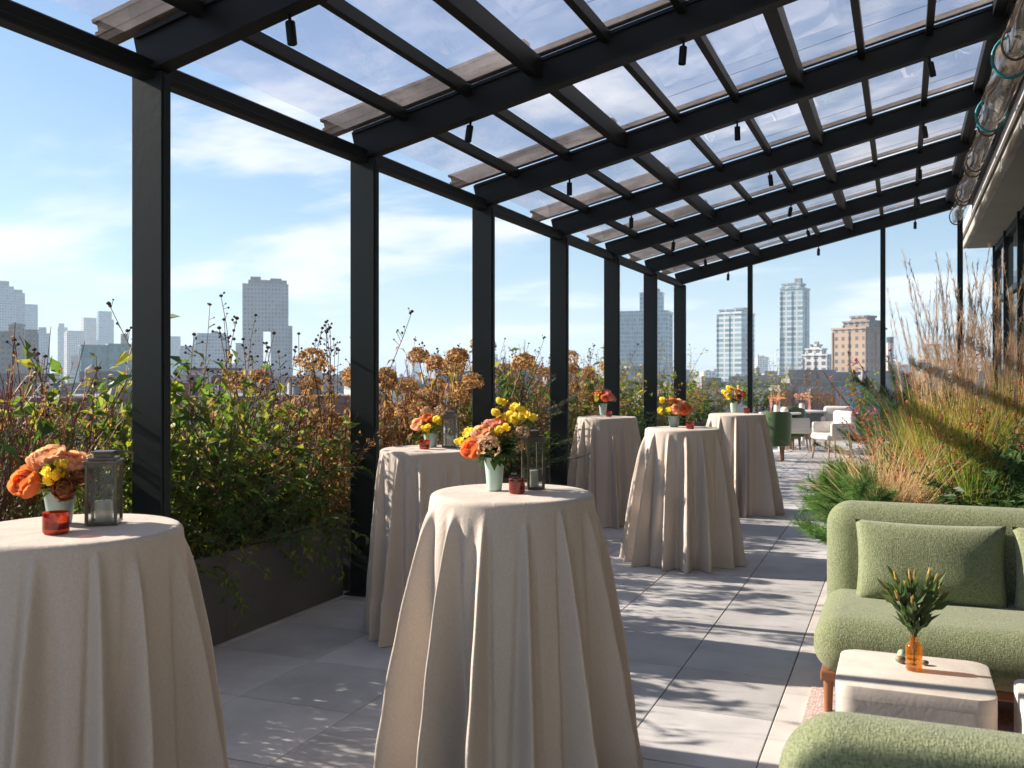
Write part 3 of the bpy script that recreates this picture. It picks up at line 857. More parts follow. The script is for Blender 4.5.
# nearer than and left of the first post
for key, fr, row, s in (('twig', .20, 1, 1.15), ('twig', .62, 2, 1.05), ('yellow', .60, 1, .95), ('yellow', .86, 2, .85), ('big', .97, 2, .80), ('dark', .5, 0, .8), ('dark', .05, 0, .9),
                        ('dark', .8, 0, .7), ('brown', .35, 2, .9), ('trail', .7, 0, .9), ('trail', .2, 0, .9), ('shrubA', -.2, 1, .9), ('seedA', -.1, 2, .9), ('shrubA', -.75, 1, .9),
                        ('seedB', -.65, 2, 1), ('orange', -1.2, 1, 1), ('brown', -1.0, 2, 1.0), ('orange', .12, 2, .85),
                        # bay 1-2
                        ('big', 1.22, 1, .88), ('shrubA', 1.30, 0, .72), ('seedA', 1.12, 2, .95), ('yellow', 1.42, 2, .85), ('big', 1.58, 1, .82), ('shrubB', 1.50, 0, .72), ('dark', 1.55, 0, .82), ('dark', 1.28, 0, .72),
                        ('seedA', 1.62, 1, 1.10), ('seedB', 1.78, 2, 1.0), ('seedA', 1.88, 1, 1.08), ('orange', 1.72, 1, 1.0), ('brown', 1.90, 0, .85), ('shrubA', 1.80, 0, .78), ('trail', 1.25, 0, 1.0), ('trail', 1.6, 0, .95),
                        ('trail', 1.88, 0, 1.0), ('dark', 1.80, 1, .8), ('brown', 1.45, 1, .75),
                        # bay 2-3
                        ('hydA', 2.20, 1, 1.02), ('hydB', 2.5, 0, 1.0), ('hydA', 2.75, 1, .98), ('seedA', 2.5, 2, 1.12), ('brown', 2.3, 2, .9), ('brown', 2.7, 2, .8), ('orange', 2.1, 0, .7), ('twig', 2.4, 1, .8), ('trail', 2.5, 0, .8), ('hydB', 2.8, 0, .88),
                        ('dark', 2.15, 0, .6),
                        # bay 3-4
                        ('hydA', 3.15, 1, 1.08), ('hydB', 3.42, 1, 1.05), ('orange', 3.2, 2, 1.0), ('shrubB', 3.5, 1, .95), ('conifer', 3.80, 0, 1.05), ('yellow', 3.6, 2, .85), ('brown', 3.4, 0, .85), ('conifer', 3.55, 0, .85), ('shrubB', 3.75, 1, .9), ('trail', 3.3, 0, .8),
                        # bay 4-5
                        ('brown', 4.15, 1, 1.05), ('orange', 4.4, 1, 1.05), ('hydB', 4.6, 2, 1.1), ('brown', 4.75, 1, 1.0), ('seedA', 4.5, 2, 1.1), ('orange', 4.8, 0, .8), ('shrubA', 4.2, 0, .7), ('seedB', 4.2, 2, 1), ('dark', 4.5, 0, .7),
                        # bay 5-6
                        ('hydA', 5.2, 1, 1.0), ('hydA', 5.5, 1, 1.1), ('dark', 5.2, 0, 1.0), ('dark', 5.6, 0, 1.05), ('yellow', 5.8, 1, 1.0), ('shrubB', 5.4, 2, 1.0), ('brown', 5.8, 2, .9),
                        # bay 6-7
                        ('shrubB', 6.2, 1, 1.1), ('yellow', 6.4, 2, 1.1), ('dark', 6.3, 0, 1.0), ('brown', 6.6, 1, 1.1), ('dark', 6.75, 0, .95), ('shrubA', 6.8, 1, 1.05), ('orange', 6.5, 2, 1.0),
                        ('conifer', 1.42, 0, .80), ('shrubA', 1.08, 0, .85), ('shrubA', 1.7, 2, 1.0), ('trail', 1.42, 0, 1.15), ('shrubB', 1.2, 2, 1.05), ('yellow', 1.1, 1, .8), ('shrubB', 1.85, 1, .85), 
                        ('brown', 2.15, 1, .8), ('orange', 2.85, 2, .9), ('shrubA', 2.6, 1, .75), ('twig', .86, 1, 1.1), ('conifer', .35, 0, .8), ('conifer', .72, 0, .7), ('shrubB', .3, 1, .85), ('twig', .45, 1, 1.1),
                        ('shrubA', -.45, 1, 1.0), ('shrubB', -.2, 0, .9), ('conifer', -.6, 0, .8), ('orange', -.35, 2, 1.0), ('shrubA', 3.15, 0, .85), ('dark', 3.6, 0, .9), ('shrubA', 4.6, 1, 1.0), ('brown', 5.15, 2, 1.0), ('dark', 5.85, 0, .95),
                        ('seedA', 2.2, 2, 1.15), ('seedA', 3.3, 1, 1.1), ('seedA', 3.8, 2, 1.15), ('seedA', 4.8, 2, 1.1), ('twig', 4.3, 1, 1.2), ('twig', 3.6, 1, 1.15), ('twig', 2.8, 1, 1.15), ('twig', 5.3, 1, 1.15), ('seedA', 5.7, 2, 1.1),
                        ('twig', .92, 2, 1.15), ('brown', .65, 1, .9), ('seedA', .3, 2, .95),
                        # beyond
                        ('brown', 7.25, 1, 1.1), ('orange', 7.3, 0, .9), ('shrubA', 7.8, 1, 1.1), ('brown', 8.2, 1, 1.0), ('yellow', 8.0, 2, 1.15), ('orange', 8.6, 1, 1.0), ('dark', 7.9, 0, .9), ('shrubA', 9.2, 1, 1.1),
                        ('yellow', 9.6, 2, 1.15), ('seedA', 7.6, 2, 1.0), ('dark', 9.2, 0, .9), ('brown', 9.4, 0, 1.0)):
    edge(key, fr, row, s)

# far end planter and hedges
t_ = thing('planter_box', (-1.2, 23.4, 0), 'long charcoal planter across the far end of the terrace', 'planter', 'planter boxes along the terrace edge')
mb = MB(); mb.box((0, 0, .28), (6.2, .8, .56)); obj('shell', mb, M['planter'], t_, bevel=.005, bseg=1)
mb = MB(); mb.box((0, 0, .564), (6.0, .66, .01)); obj('soil', mb, M['soil'], t_)
ENDP = [('orange', -3.9, .9), ('shrubA', -3.2, 1.0), ('yellow', -2.75, 1.05), ('brown', -2.3, 1.0), ('seedA', -1.85, 1.0), ('orange', -1.4, .8), ('shrubB', -.9, .85), ('brown', -.4, .7), ('shrubA', .2, .75), ('dark', .9, .85), ('dark', 1.6, .85)]
POSW = ['leftmost', 'second from left', 'third from left', 'fourth from left', 'fifth from left', 'sixth from left', 'seventh from left', 'eighth from left', 'ninth from left', 'tenth from left', 'rightmost']
for i, (k, x, s) in enumerate(ENDP):
    plant(k, x, 23.4 + rnd.uniform(-.1, .1), .56, '%s in the far end planter, %s' % (DESC[k], POSW[i]), 'plants in the far end planter', s)
def hedge(x, y, sx, sy, h, label):
    r = random.Random(int(x * 10) + 50)
    o = thing('hedge', (x, y, 0), label, 'hedge')
    mb = MB(); mb.box((0, 0, .2), (sx, sy, .4)); obj('box_planter', mb, M['planter'], o)
    mb = MB()
    for i in range(1500):
        p = Vector((r.uniform(-sx, sx) / 2, r.uniform(-sy, sy) / 2, .4 + (h - .4) * sqrt(r.random())))
        mb.leaf(p, (r.gauss(0, 1), r.gauss(0, 1), r.gauss(.3, .7)), (0, 0, 1), .06, .035)
    obj('foliage', mb, M['lf_mid'], o)
hedge(.35, 19.6, .9, .5, .95, 'clipped green hedge behind the white armchair at the far end')
hedge(1.1, 17.2, .7, 1.4, .9, 'clipped green hedge beside the glass front beyond the grasses')

# ------------------------------------------------------------------ right planter with grasses
t_ = thing('planter_box', (.55, 8.75, 0), 'large charcoal planter behind the green sofa', 'planter')
mb = MB()
for s, c in (((.03, 6.3, .46), (-.86, 0, .23)), ((.03, 6.3, .46), (.86, 0, .23)), ((1.69, .03, .46), (0, 3.135, .23)), ((1.69, .03, .46), (0, -3.135, .23))): mb.box(c, s)
obj('shell', mb, M['planter'], t_, bevel=.004, bseg=1)
mb = MB(); mb.box((0, 0, .2), (1.68, 6.2, .40)); obj('soil', mb, M['soil'], t_)
GR = 'plants in the big planter behind the sofa'
RP = [
    ('pine', -.22, 6.0, .66, 'bright green long-needled pine branches at the sofa corner'),
    ('pine', -.32, 6.5, .70, 'long-needled pine spilling over the planter edge by the walkway'),
    ('pine', -.34, 7.1, .62, 'long-needled pine just under the tan fountain grass'),
    ('grassT', -.10, 6.65, 1.22, 'tan fountain grass clump at the planter corner by the walkway'),
    ('grassT', -.02, 7.3, 1.0, 'second tan fountain grass clump behind the first one'),
    ('rust', .12, 7.0, .95, 'rusty red fine-leaved shrub right of the tan fountain grass'),
    ('rust', .52, 7.9, 1.2, 'rusty shrub between the tall grasses'),
    ('sage', .02, 6.3, .95, 'small grey-green sage behind the sofa back'),
    ('sage', .35, 6.05, .8, 'small sage behind the middle of the sofa back'),
    ('sage', .75, 6.1, .85, 'small sage behind the right sofa cushion'),
    ('grassG', .30, 7.0, 1.0, 'yellow-green ornamental grass in the middle of the planter'),
    ('grassG', .62, 7.7, 1.15, 'tall yellow-green grass clump below the plumes'),
    ('plumeG', .42, 8.5, 1.06, 'tall feather grass with pale upright plumes'),
    ('plumeG', .78, 8.9, 1.05, 'tall feather grass with plumes nearest the glass front'),
    ('plumeG', .25, 9.3, .95, 'shorter feather grass clump behind the tall plumes'),
    ('grassG', 1.05, 8.1, 1.0, 'yellow-green grass clump beside the glass front'),
    ('broad', .62, 6.45, .95, 'dark broad-leaved shrub behind the sofa'),
    ('broad', .95, 6.9, 1.2, 'dark broad-leaved shrub near the glass front'),
    ('dark', .28, 6.5, .62, 'low dark green shrub behind the sofa back'),
    ('dark', 1.2, 6.3, .8, 'low dark shrub at the right end of the planter'),
    ('berry', -.22, 6.95, .78, 'red-berried stems at the left edge of the planter'),
    ('berry', .70, 7.0, 1.12, 'tall red-berried stems on the right of the planter'),
    ('berry', .38, 6.9, 1.1, 'red-berried stems in the middle of the planter'),
    ('berry', 1.05, 7.3, 1.2, 'red-berried stems beside the glass front'),
    ('red', .20, 9.9, 1.38, 'shrub with bright red autumn leaves behind the grasses'),
    ('red', .50, 9.7, 1.25, 'red-leaved shrub right of the other red shrub'),
    ('pineB', -.05, 10.7, .72, 'dark pine with long branches at the far left of the planter'),
    ('pineB', .32, 11.3, .85, 'dark pine at the far end of the planter'),
    ('grassN', .40, 6.75, 1.0, 'bright green grass clump behind the sofa'),
    ('grassN', .18, 7.6, 1.15, 'bright green grass clump behind the tan fountain grass'),
    ('pine', .95, 6.5, .75, 'bright green pine branches at the right end of the planter'),
    ('red', .22, 7.45, .95, 'small red-leaved shrub among the yellow-green grass'),
    ('red', .70, 7.4, 1.05, 'red-leaved shrub in the right half of the planter'),
    ('orange', .45, 7.2, .85, 'orange shrub among the grasses in the middle of the planter'),
    ('berry', .12, 6.9, .95, 'red-berried stems beside the tan fountain grass'),
    ('berry', .55, 7.5, 1.3, 'tallest red-berried stems in the grass'),
    ('orange', .10, 9.6, .95, 'orange autumn shrub in front of the dark pine'),
    ('orange', 1.0, 10.3, 1.0, 'orange autumn shrub near the glass front'),
    ('dark', -.08, 8.8, .8, 'dark green shrub at the walkway edge behind the fountain grass'),
    ('dark', .02, 9.8, .8, 'dark green shrub at the walkway edge under the pine'),
]
for k, x, y, s, lab in RP: plant(k, x, y, .40, lab, GR, s)

# ------------------------------------------------------------------ tablecloths
def cloth(seed, Rt=.304, Hc=1.07, Rb=.385, fl=1.0):
    r = random.Random(seed); Rb = Rt + (Rb - Rt) * fl
    N, Mr = 640, 46
    n = r.randint(13, 15)
    ridges = []
    for i in range(n):
        a = 2 * pi * (i + r.uniform(-.22, .22)) / n
        ridges.append((a, r.uniform(.75, 1.25), r.uniform(.032, .072), r.uniform(-.13, .13), r.uniform(0, .06), r.uniform(-.45, .45)))
    ph = [r.uniform(0, 6.28) for _ in range(6)]
    prof = []
    for q in (.0, .2, .45, .7, .85, .94): prof.append((q * Rt, Hc, 0))
    for k in range(1, 6):
        b = k / 5 * pi / 2
        prof.append((Rt - .022 + .022 * sin(b), Hc - .022 + .022 * cos(b), 0))
    for k in range(1, Mr + 1):
        tt = k / Mr
        prof.append((Rt + (Rb - Rt) * tt ** .9, (Hc - .022) * (1 - tt) + .004 * tt, tt))
    vs, fs = [], []
    for (rr, z, tt) in prof:
        for k in range(N):
            a = 2 * pi * k / N
            x = rr; da = 0
            if tt > 0:
                g0 = tt ** .75
                for (ra, s, wd, lean, st, asy) in ridges:
                    if tt <= st: continue
                    g = ((tt - st) / (1 - st)) ** .6
                    dl = (a - ra - lean * tt + pi) % (2 * pi) - pi
                    wv = wd * (.70 + .75 * tt)
                    wv *= (1 + asy) if dl > 0 else (1 - asy)
                    e = abs(dl / wv)
                    if e < 6: x += s * .128 * (.35 + .65 * fl) * g * exp(-e ** 2.1)
                    if e < 6: x -= s * .026 * g * exp(-((e - 2.4) / 1.0) ** 2)
                x += g0 * (.012 * sin(2 * a + ph[0]) + .008 * sin(5 * a + ph[1] + tt) + .004 * sin(13 * a + ph[2] + 3 * tt))
                x += .0025 * sin(23 * a + ph[4] + 6 * tt) * tt + .003 * sin(9 * tt * 3 + 3 * a + ph[5]) * tt
            zz = z
            if rr < Rt - .02 : zz += .0016 * sin(9 * a + ph[3]) * (rr / Rt) + .0012 * sin(20 * rr / Rt + 2 * a)
            if tt == 1: zz = .004 + .006 * (.5 + .5 * sin(7 * a + ph[3])) * 0
            vs.append((x * cos(a), x * sin(a), zz))
    n_ = len(prof)
    for i in range(1, n_ - 1):
        for k in range(N):
            k2 = (k + 1) % N
            fs.append((i * N + k, (i + 1) * N + k, (i + 1) * N + k2, i * N + k2))
    vs.append((0, 0, Hc)); c = len(vs) - 1
    for k in range(N): fs.append((c, N + k, N + (k + 1) % N))
    mb = MB(); mb.add(vs, fs)
    me = mb.mesh('tablecloth', True)
    bm = bmesh.new(); bm.from_mesh(me)
    bmesh.ops.delete(bm, geom=[v for v in bm.verts if not v.link_faces], context='VERTS')
    bmesh.ops.recalc_face_normals(bm, faces=bm.faces)
    bm.to_mesh(me); bm.free()
    me.polygons.foreach_set('use_smooth', [True] * len(me.polygons))
    return me

TABLES = [(71, 528, 'at the left edge of the picture'), (512, 492, 'front and centre, nearest the camera'), (432, 448.5, 'beside the second post, behind the centre table'),
          (607, 416.8, 'beside the fifth post'), (683, 428, 'in the middle of the walkway'), (737, 413.8, 'farthest away, next to the green chair')]
TC = []
for i, (u, v, lab) in enumerate(TABLES):
    d = F * (EYE - 1.07) / (v - HZ)
    x, y = at(u, d); TC.append((x, y))
    o = link('tablecloth', cloth((40, 61, 42, 43, 44, 45)[i], fl=(1, 1.08, .45, .6, 1, .8)[i]), M['linen'], None, (x, y, 0))
    o.rotation_euler = (0, 0, (.3, 2.6, 2.0, .7, 4.1, 5.2)[i])
    tag(o, 'beige linen cloth over a cocktail table, ' + lab, 'tablecloth', 'cocktail tables under linen cloths')

# ------------------------------------------------------------------ flowers, vases, lanterns, votives
def rose(mb, c, R, axis, r, n=28):
    axis = Vector(axis).normalized(); q = Vector((0, 0, 1)).rotation_difference(axis)
    c = Vector(c)
    for i in range(n):
        k = (i + .5) / n
        a0 = i * 2.399 + r.uniform(-.25, .25)
        rho = R * (.20 + .80 * k ** .85) * r.uniform(.95, 1.05)
        pe = .12 + 1.05 * k ** 1.2 + r.uniform(-.06, .06)
        ha = 1.15 - .50 * k
        vs, fs = [], []
        for ti in range(6):
            tt = ti / 5
            ph = 2.6 + (pe - 2.6) * tt
            fl = 1.0 + (.16 * k if ti == 5 else .04 * k if ti == 4 else 0)
            for si in range(5):
                sx = si / 2 - 1
                wd = ha * (.75 + .35 * sin(pi * tt)) * (.72 if ti == 5 else 1)
                p2 = ph + abs(sx) ** 2 * .22 * tt
                rad = rho * sin(p2) * fl + .035 * R * sin(5 * sx + 2 * i) * tt
                z = rho * cos(p2) * .92 - (.06 * R * k if ti == 5 else 0)
                ang = a0 + sx * wd
                vs.append(c + q @ Vector((rad * cos(ang), rad * sin(ang), z)))
        for ti in range(5):
            for si in range(4):
                b = ti * 5 + si; fs.append((b, b + 1, b + 6, b + 5))
        mb.add(vs, fs)

def bouquet(name, loc, W, Hh, flowers, label, seed, nl=44, LL=.06):
    """loc = vase mouth; flowers: (dx (camera right), dz, dy toward camera, R, kind)"""
    r = random.Random(seed)
    loc = Vector(loc) - Vector((0, 0, .016))
    o = thing(name, loc, label, 'bouquet', 'bouquets on the cocktail tables')
    RT, FW = Vector((CT, ST, 0)), Vector((-ST, CT, 0))
    st = MB()
    for (dx, dz, dy, R, kind) in flowers:
        p = RT * dx * W * .92 - FW * dy * W + Vector((0, 0, dz * Hh)); R = R * 1.04
        ax = (p + Vector((0, 0, .03)) - FW * .05).normalized()
        mb = MB()
        if kind in ('rose_o', 'rose_p', 'rose_k', 'rust'):
            rose(mb, p, R, ax, r); nm = 'rose'
        elif kind == 'yellow':
            for q in range(4):
                rose(mb, p + Vector((r.gauss(0, 1), r.gauss(0, 1), r.gauss(0, .7))) * R * .6, R * .62, ax + Vector((r.gauss(0, .5), r.gauss(0, .5), r.gauss(0, .3))), r, 9)
            nm = 'yellow_flower'
        else:
            pom(mb, p, R, 130, r, R * .34, .85); nm = 'filler_flower'
        obj(nm, mb, M[kind], o, smooth=True, angle=0)
        st.tube([(0, 0, -.06), p * .5 + Vector((0, 0, .0)), p], .0022, 4)
    obj('stems', st, M['stem_g'], o)
    lf = MB()
    for i in range(nl):
        a = r.uniform(0, 2 * pi); el = r.uniform(-.35, .9)
        d = Vector((cos(a) * cos(el), sin(a) * cos(el), sin(el)))
        p = d * r.uniform(.02, .35) * W + Vector((0, 0, Hh * r.uniform(.1, .5)))
        lf.leaf(p, d, Vector((0, 0, 1)) + d * .2, LL * r.uniform(.8, 1.45), LL * .5 * r.uniform(.7, 1.2), .3, .3)
    obj('leaves', lf, M['lf_mid'] if seed % 2 else M['lf_dark'], o)
    return o

def vase(loc, rb, rt, h, mat, label):
    mb = MB()
    mb.lathe([(rb * .95, 0), (rb, .004), (rb * .4 + rt * .6, h * .62), (rt, h - .006), (rt * 1.03, h - .003), (rt, h), (rt * .92, h - .002), (rb * .8, h * .4), (0, h * .35)], seg=40)
    o = obj('vase', mb, mat, None, loc, smooth=True, angle=40)
    return tag(o, label, 'vase', 'vases on the cocktail tables')

def votive(loc, rad, h, label):
    o = thing('votive_candle', loc, label, 'votive candle', 'votive candles on the cocktail tables')
    mb = MB(); mb.lathe([(rad * .9, 0), (rad, .006), (rad * 1.02, h), (rad * .92, h), (rad * .90, .012), (0, .010)], seg=28)
    obj('glass_cup', mb, M['votive'], o, smooth=True, angle=40)
    mb = MB(); mb.lathe([(rad * .86, .013), (rad * .86, h * .55), (0, h * .55)], seg=24); obj('wax', mb, M['wax'], o, smooth=True)
    mb = MB(); mb.tube([(0, 0, h * .55), (.001, 0, h * .55 + .009)], .0012, 5); obj('wick', mb, M['seed'], o)
    return o

def lantern(loc, wd, h, rz, label, handle=1):
    o = thing('lantern', loc, label, 'lantern', 'metal lanterns on the cocktail tables', rz)
    hw = wd / 2; p = .0045
    body = h * .80
    mb = MB()
    for sx in (-1, 1):
        for sy in (-1, 1):
            mb.box((sx * (hw - p), sy * (hw - p), body / 2), (2 * p, 2 * p, body))
    for z in (p, body - p):
        for s in (-1, 1):
            mb.box((0, s * (hw - p), z), (wd - 4 * p - .0006, 2 * p - .001, 2 * p)); mb.box((s * (hw - p), 0, z), (2 * p - .001, wd - 4 * p - .0006, 2 * p))
    mb.box((0, 0, .003), (wd - 4 * p, wd - 4 * p, .004))
    obj('frame', mb, M['lantern'], o, bevel=.0008, bseg=1)
    mb = MB()
    for zz, s in ((body + .004, 1.08), (body + .012, .86)):
        mb.box((0, 0, zz), (wd * s, wd * s, .008))
    mb.box((0, 0, body + .020), (wd * .55, wd * .55, .016)); mb.box((0, 0, body + .031), (wd * .66, wd * .66, .006))
    obj('roof', mb, M['lantern'], o, bevel=.001, bseg=1)
    mb = MB()
    R_ = wd * .36
    pts = [(R_ * cos(a), -.0, body + .022 + R_ * 1.0 * sin(a)) for a in [pi * i / 14 for i in range(15)]]
    if handle == 2:
        pts = [(hw * .3 + R_ * 2.1 * (i / 8), 0, body + .028 + .004 * sin(i / 8 * pi)) for i in range(9)]
        mb.tube(pts, .004, 6); mb.tube([(pts[-1][0], 0, pts[-1][2]), (pts[-1][0], 0, pts[-1][2] - .03)], .003, 6)
    else:
        mb.tube(pts, .0024, 6)
    obj('handle', mb, M['lantern'], o, smooth=True)
    for i, (x, y, sx, sy) in enumerate(((0, hw - p, wd - 4 * p, .0015), (0, -hw + p, wd - 4 * p, .0015), (hw - p, 0, .0015, wd - 4 * p), (-hw + p, 0, .0015, wd - 4 * p))):
        mb = MB(); mb.box((x, y, body / 2), (sx, sy, body - 4.4 * p)); obj('glass_pane', mb, M['glass'], o)
    c = thing('pillar_candle', Vector(loc) + Vector((0, 0, .0055)), 'cream candle in a glass inside the lantern ' + label.split(' lantern ')[-1], 'candle', 'candles inside the lanterns')
    cr = wd * .27
    mb = MB(); mb.lathe([(cr, 0), (cr, h * .27), (cr * .9, h * .275), (0, h * .27)], seg=24); obj('wax', mb, M['wax'], c, smooth=True)
    mb = MB(); mb.lathe([(cr * 1.12, 0), (cr * 1.14, h * .34)], seg=24); mb.f = [f for f in mb.f if len(f) == 4]; obj('glass_sleeve', mb, M['glass'], c, smooth=True)
    mb = MB(); mb.tube([(0, 0, h * .27), (0, 0, h * .295)], .0012, 5); obj('wick', mb, M['seed'], c)

TZ = 1.072
def tp(i, u, v):
    p = gp(u, v, TZ); return p
WHERE = ['on the left table', 'on the front centre table', 'on the table by the second post', 'on the table by the fifth post', 'on the walkway table', 'on the farthest table']
# left table
p = tp(0, 60, 523.5)
vase(p, .032, .046, .100, M['bluevase'], 'pale blue-green tapered vase on the left table')
bouquet('bouquet', p + Vector((0, 0, .10)), .098, .115, [
    (-.75, .38, .75, .046, 'rose_o'), (-.28, 1.00, .1, .046, 'rose_p'), (.45, .85, .0, .040, 'rose_p'), (-.7, .95, -.1, .04, 'rose_p'), (.05, .50, .8, .026, 'yellow'), (.40, .72, .6, .026, 'yellow'),
    (.45, .20, .65, .036, 'rust'), (.75, .55, .1, .032, 'rust'), (.95, .85, -.3, .024, 'beige'), (.3, .5, -.6, .04, 'rose_p')], 'bouquet with a big orange-red rose and peach roses on the left table', 51, 46, .055)
votive(tp(0, 56, 533), .0345, .058, 'dark red glass votive candle in front of the vase on the left table')
lantern(tp(0, 104, 523), .088, .222, TH + .20, 'metal and glass lantern on the left table', 2)
# front table
p = tp(1, 494.5, 490)
vase(p, .028, .039, .125, M['mint'], 'mint green tapered vase on the front centre table')
bouquet('bouquet', p + Vector((0, 0, .118)), .115, .135, [
    (-.80, .42, .5, .043, 'rose_o'), (-.45, .85, .2, .042, 'rose_p'), (-.10, 1.05, -.2, .038, 'rose_k'), (-.95, .75, -.2, .035, 'yellow'), (-.20, .50, .85, .045, 'beige'), (.22, .95, .2, .030, 'yellow'),
    (.78, 1.28, -.2, .036, 'yellow'), (.52, 1.42, -.5, .036, 'yellow'), (1.02, 1.30, .0, .030, 'yellow'), (1.0, .85, .1, .028, 'beige'), (.95, .45, -.1, .024, 'beige'), (.15, 1.1, -.6, .032, 'rose_o')],
    'large bouquet of orange roses and bright yellow flowers on the front centre table', 52, 90, .065)
votive(tp(1, 517, 493), .0295, .052, 'red amber votive candle beside the mint vase on the front centre table')
lantern(tp(1, 533, 488.5), .070, .235, TH + .35, 'metal and glass lantern on the front centre table')
# second-post table
p = tp(2, 431, 446.8)
vase(p, .034, .046, .085, M['bluevase'], 'pale blue vase on the table by the second post')
bouquet('bouquet', p + Vector((0, 0, .08)), .12, .12, [(-.7, .6, .3, .045, 'rose_p'), (-.2, .9, .2, .04, 'rose_o'), (.1, .55, .7, .034, 'yellow'), (.3, .85, .1, .034, 'yellow'), (.5, 1.2, -.3, .04, 'beige'), (.8, .7, 0, .034, 'beige'), (-.3, 1.2, -.4, .034, 'beige')],
        'bouquet of orange and yellow flowers on the table by the second post', 53, 46, .06)
votive(tp(2, 424.5, 448.8), .030, .052, 'small red votive candle on the table by the second post')
lantern(tp(2, 450.5, 447), .085, .225, TH - .2, 'metal and glass lantern on the table by the second post')
# fifth-post table
p = tp(3, 603, 415.2)
vase(p, .033, .045, .125, M['bluevase'], 'pale vase on the table by the fifth post')
bouquet('bouquet', p + Vector((0, 0, .118)), .125, .13, [(-.7, .65, .3, .044, 'yellow'), (-.4, 1.0, 0, .04, 'rose_o'), (.1, .6, .7, .044, 'rose_o'), (.55, .75, .4, .05, 'rose_k'), (.35, 1.1, -.1, .045, 'rose_k'), (.9, .5, 0, .035, 'beige')],
        'bouquet of pink and yellow flowers on the table by the fifth post', 54, 46, .06)
votive(tp(3, 609, 416.6), .031, .055, 'small amber votive candle on the table by the fifth post')
# walkway table
p = tp(4, 674, 426.8)
vase(p, .036, .048, .090, M['bluevase'], 'pale blue vase on the walkway table')
bouquet('bouquet', p + Vector((0, 0, .085)), .13, .13, [(-.85, .5, .3, .044, 'yellow'), (-.5, .95, 0, .042, 'yellow'), (0, .6, .8, .046, 'rose_p'), (-.1, 1.05, .1, .046, 'rose_o'), (.5, .55, .6, .044, 'rose_o'), (.45, .98, 0, .05, 'rose_p'), (.9, .7, .1, .044, 'rose_o'), (-.5, .5, .7, .034, 'yellow')],
        'wide bouquet of orange roses and yellow flowers on the walkway table', 55, 46, .055)
votive(tp(4, 690, 428.6), .032, .056, 'small red amber votive candle on the walkway table')
# farthest table
p = tp(5, 734, 412.4)
vase(p, .035, .044, .125, M['mint'], 'mint vase on the farthest table')
bouquet('bouquet', p + Vector((0, 0, .118)), .13, .14, [(-.7, .7, .2, .05, 'yellow'), (-.3, 1.1, .1, .05, 'yellow'), (.3, .9, .4, .05, 'rose_p'), (.75, .8, .1, .048, 'rose_o'), (.2, .5, .8, .04, 'rust'), (.4, 1.2, -.2, .036, 'yellow')],
        'bouquet of yellow and orange flowers on the farthest table', 56, 50, .06)
votive(tp(5, 746.5, 413.2), .032, .056, 'small dark red votive candle on the farthest table')

# ------------------------------------------------------------------ lounge: sofas, cushions, tables, rug
mb = MB(); mb.box((.77, 3.65, .006), (2.34, 2.30, .010)); o = obj('rug', mb, M['rug']); tag(o, 'pinkish patterned rug under the coffee tables', 'rug')

def sofa(loc, rz, label, L=1.9):
    o = thing('sofa', loc, label, 'sofa', 'green sofas of the lounge', rz)
    def wseat(c):
        c = c.copy()
        return c
    s = rbox('seat', (L, .80, .255), .118, 10, M['boucle'], o, (L / 2, .40, .318))
    b = rbox('backrest', (L - .02, .25, .62), .122, 10, M['boucle'], o, (L / 2 + .0, .785, .558))
    mb = MB(); mb.box((L / 2, .40, .175), (L - .06, .64, .045)); obj('base_rail', mb, M['copper_wood'], o, bevel=.008)
    for sx in (.062, L - .062):
        for sy in (.12, .68):
            mb = MB(); mb.tube([(sx, sy, 0), (sx, sy, .20)], [.017, .024], 14); obj('leg', mb, M['copper_wood'], o, smooth=True)
    return o
sofa((-.365, 4.36, 0), 0, 'green upholstered sofa facing the camera, in front of the grasses')
sofa((1.67, 2.69, 0), pi, 'green sofa seen from behind at the bottom right corner')
def cushion(loc, w_, h_, tilt, label, rz=0):
    def warp(c):
        a = max(0, 1 - abs(2 * c.x / w_) ** 3.2) ; b = max(0, 1 - abs(2 * c.z / h_) ** 3.2)
        k = sqrt(a * b)
        px = 1 - .05 * (1 - abs(2 * c.z / h_) ** 2) * 1; pz = 1 - .05 * (1 - abs(2 * c.x / w_) ** 2)
        return Vector((c.x * px, c.y * (.18 + 1.0 * k), c.z * pz))
    mb = MB(); n = 24; vs, fs = [], []
    me = None
    bm = bmesh.new()
    for side in (-1, 1):
        g = [[None] * (n + 1) for _ in range(n + 1)]
        for i in range(n + 1):
            for j in range(n + 1):
                x = (i / n * 2 - 1); z = (j / n * 2 - 1)
                a = (1 - abs(x) ** 3.0); b = (1 - abs(z) ** 3.0)
                th = .085 * (a * b) ** .5 + .004 * sin(5 * x + 3 * z) * a * b
                px = 1 - .045 * (1 - z * z); pz = 1 - .06 * (1 - x * x)
                g[i][j] = bm.verts.new((x * w_ / 2 * px, side * th - (.0), z * h_ / 2 * pz))
        for i in range(n):
            for j in range(n):
                bm.faces.new((g[i][j], g[i + 1][j], g[i + 1][j + 1], g[i][j + 1]))
    bmesh.ops.remove_doubles(bm, verts=bm.verts, dist=.0004)
    bmesh.ops.recalc_face_normals(bm, faces=bm.faces)
    me = bpy.data.meshes.new('cushion'); bm.to_mesh(me); bm.free()
    me.polygons.foreach_set('use_smooth', [True] * len(me.polygons))
    o = link('cushion', me, M['boucle2'], None, loc)
    o.rotation_euler = (tilt, 0, rz)
    return tag(o, label, 'cushion', 'cushions on the facing sofa')
cushion((.12, 4.93, .612), .66, .39, radians(-14), 'green rectangular cushion on the left half of the facing sofa', radians(2))
cushion((.80, 4.93, .612), .66, .39, radians(-14), 'green rectangular cushion on the right half of the facing sofa', radians(-2))

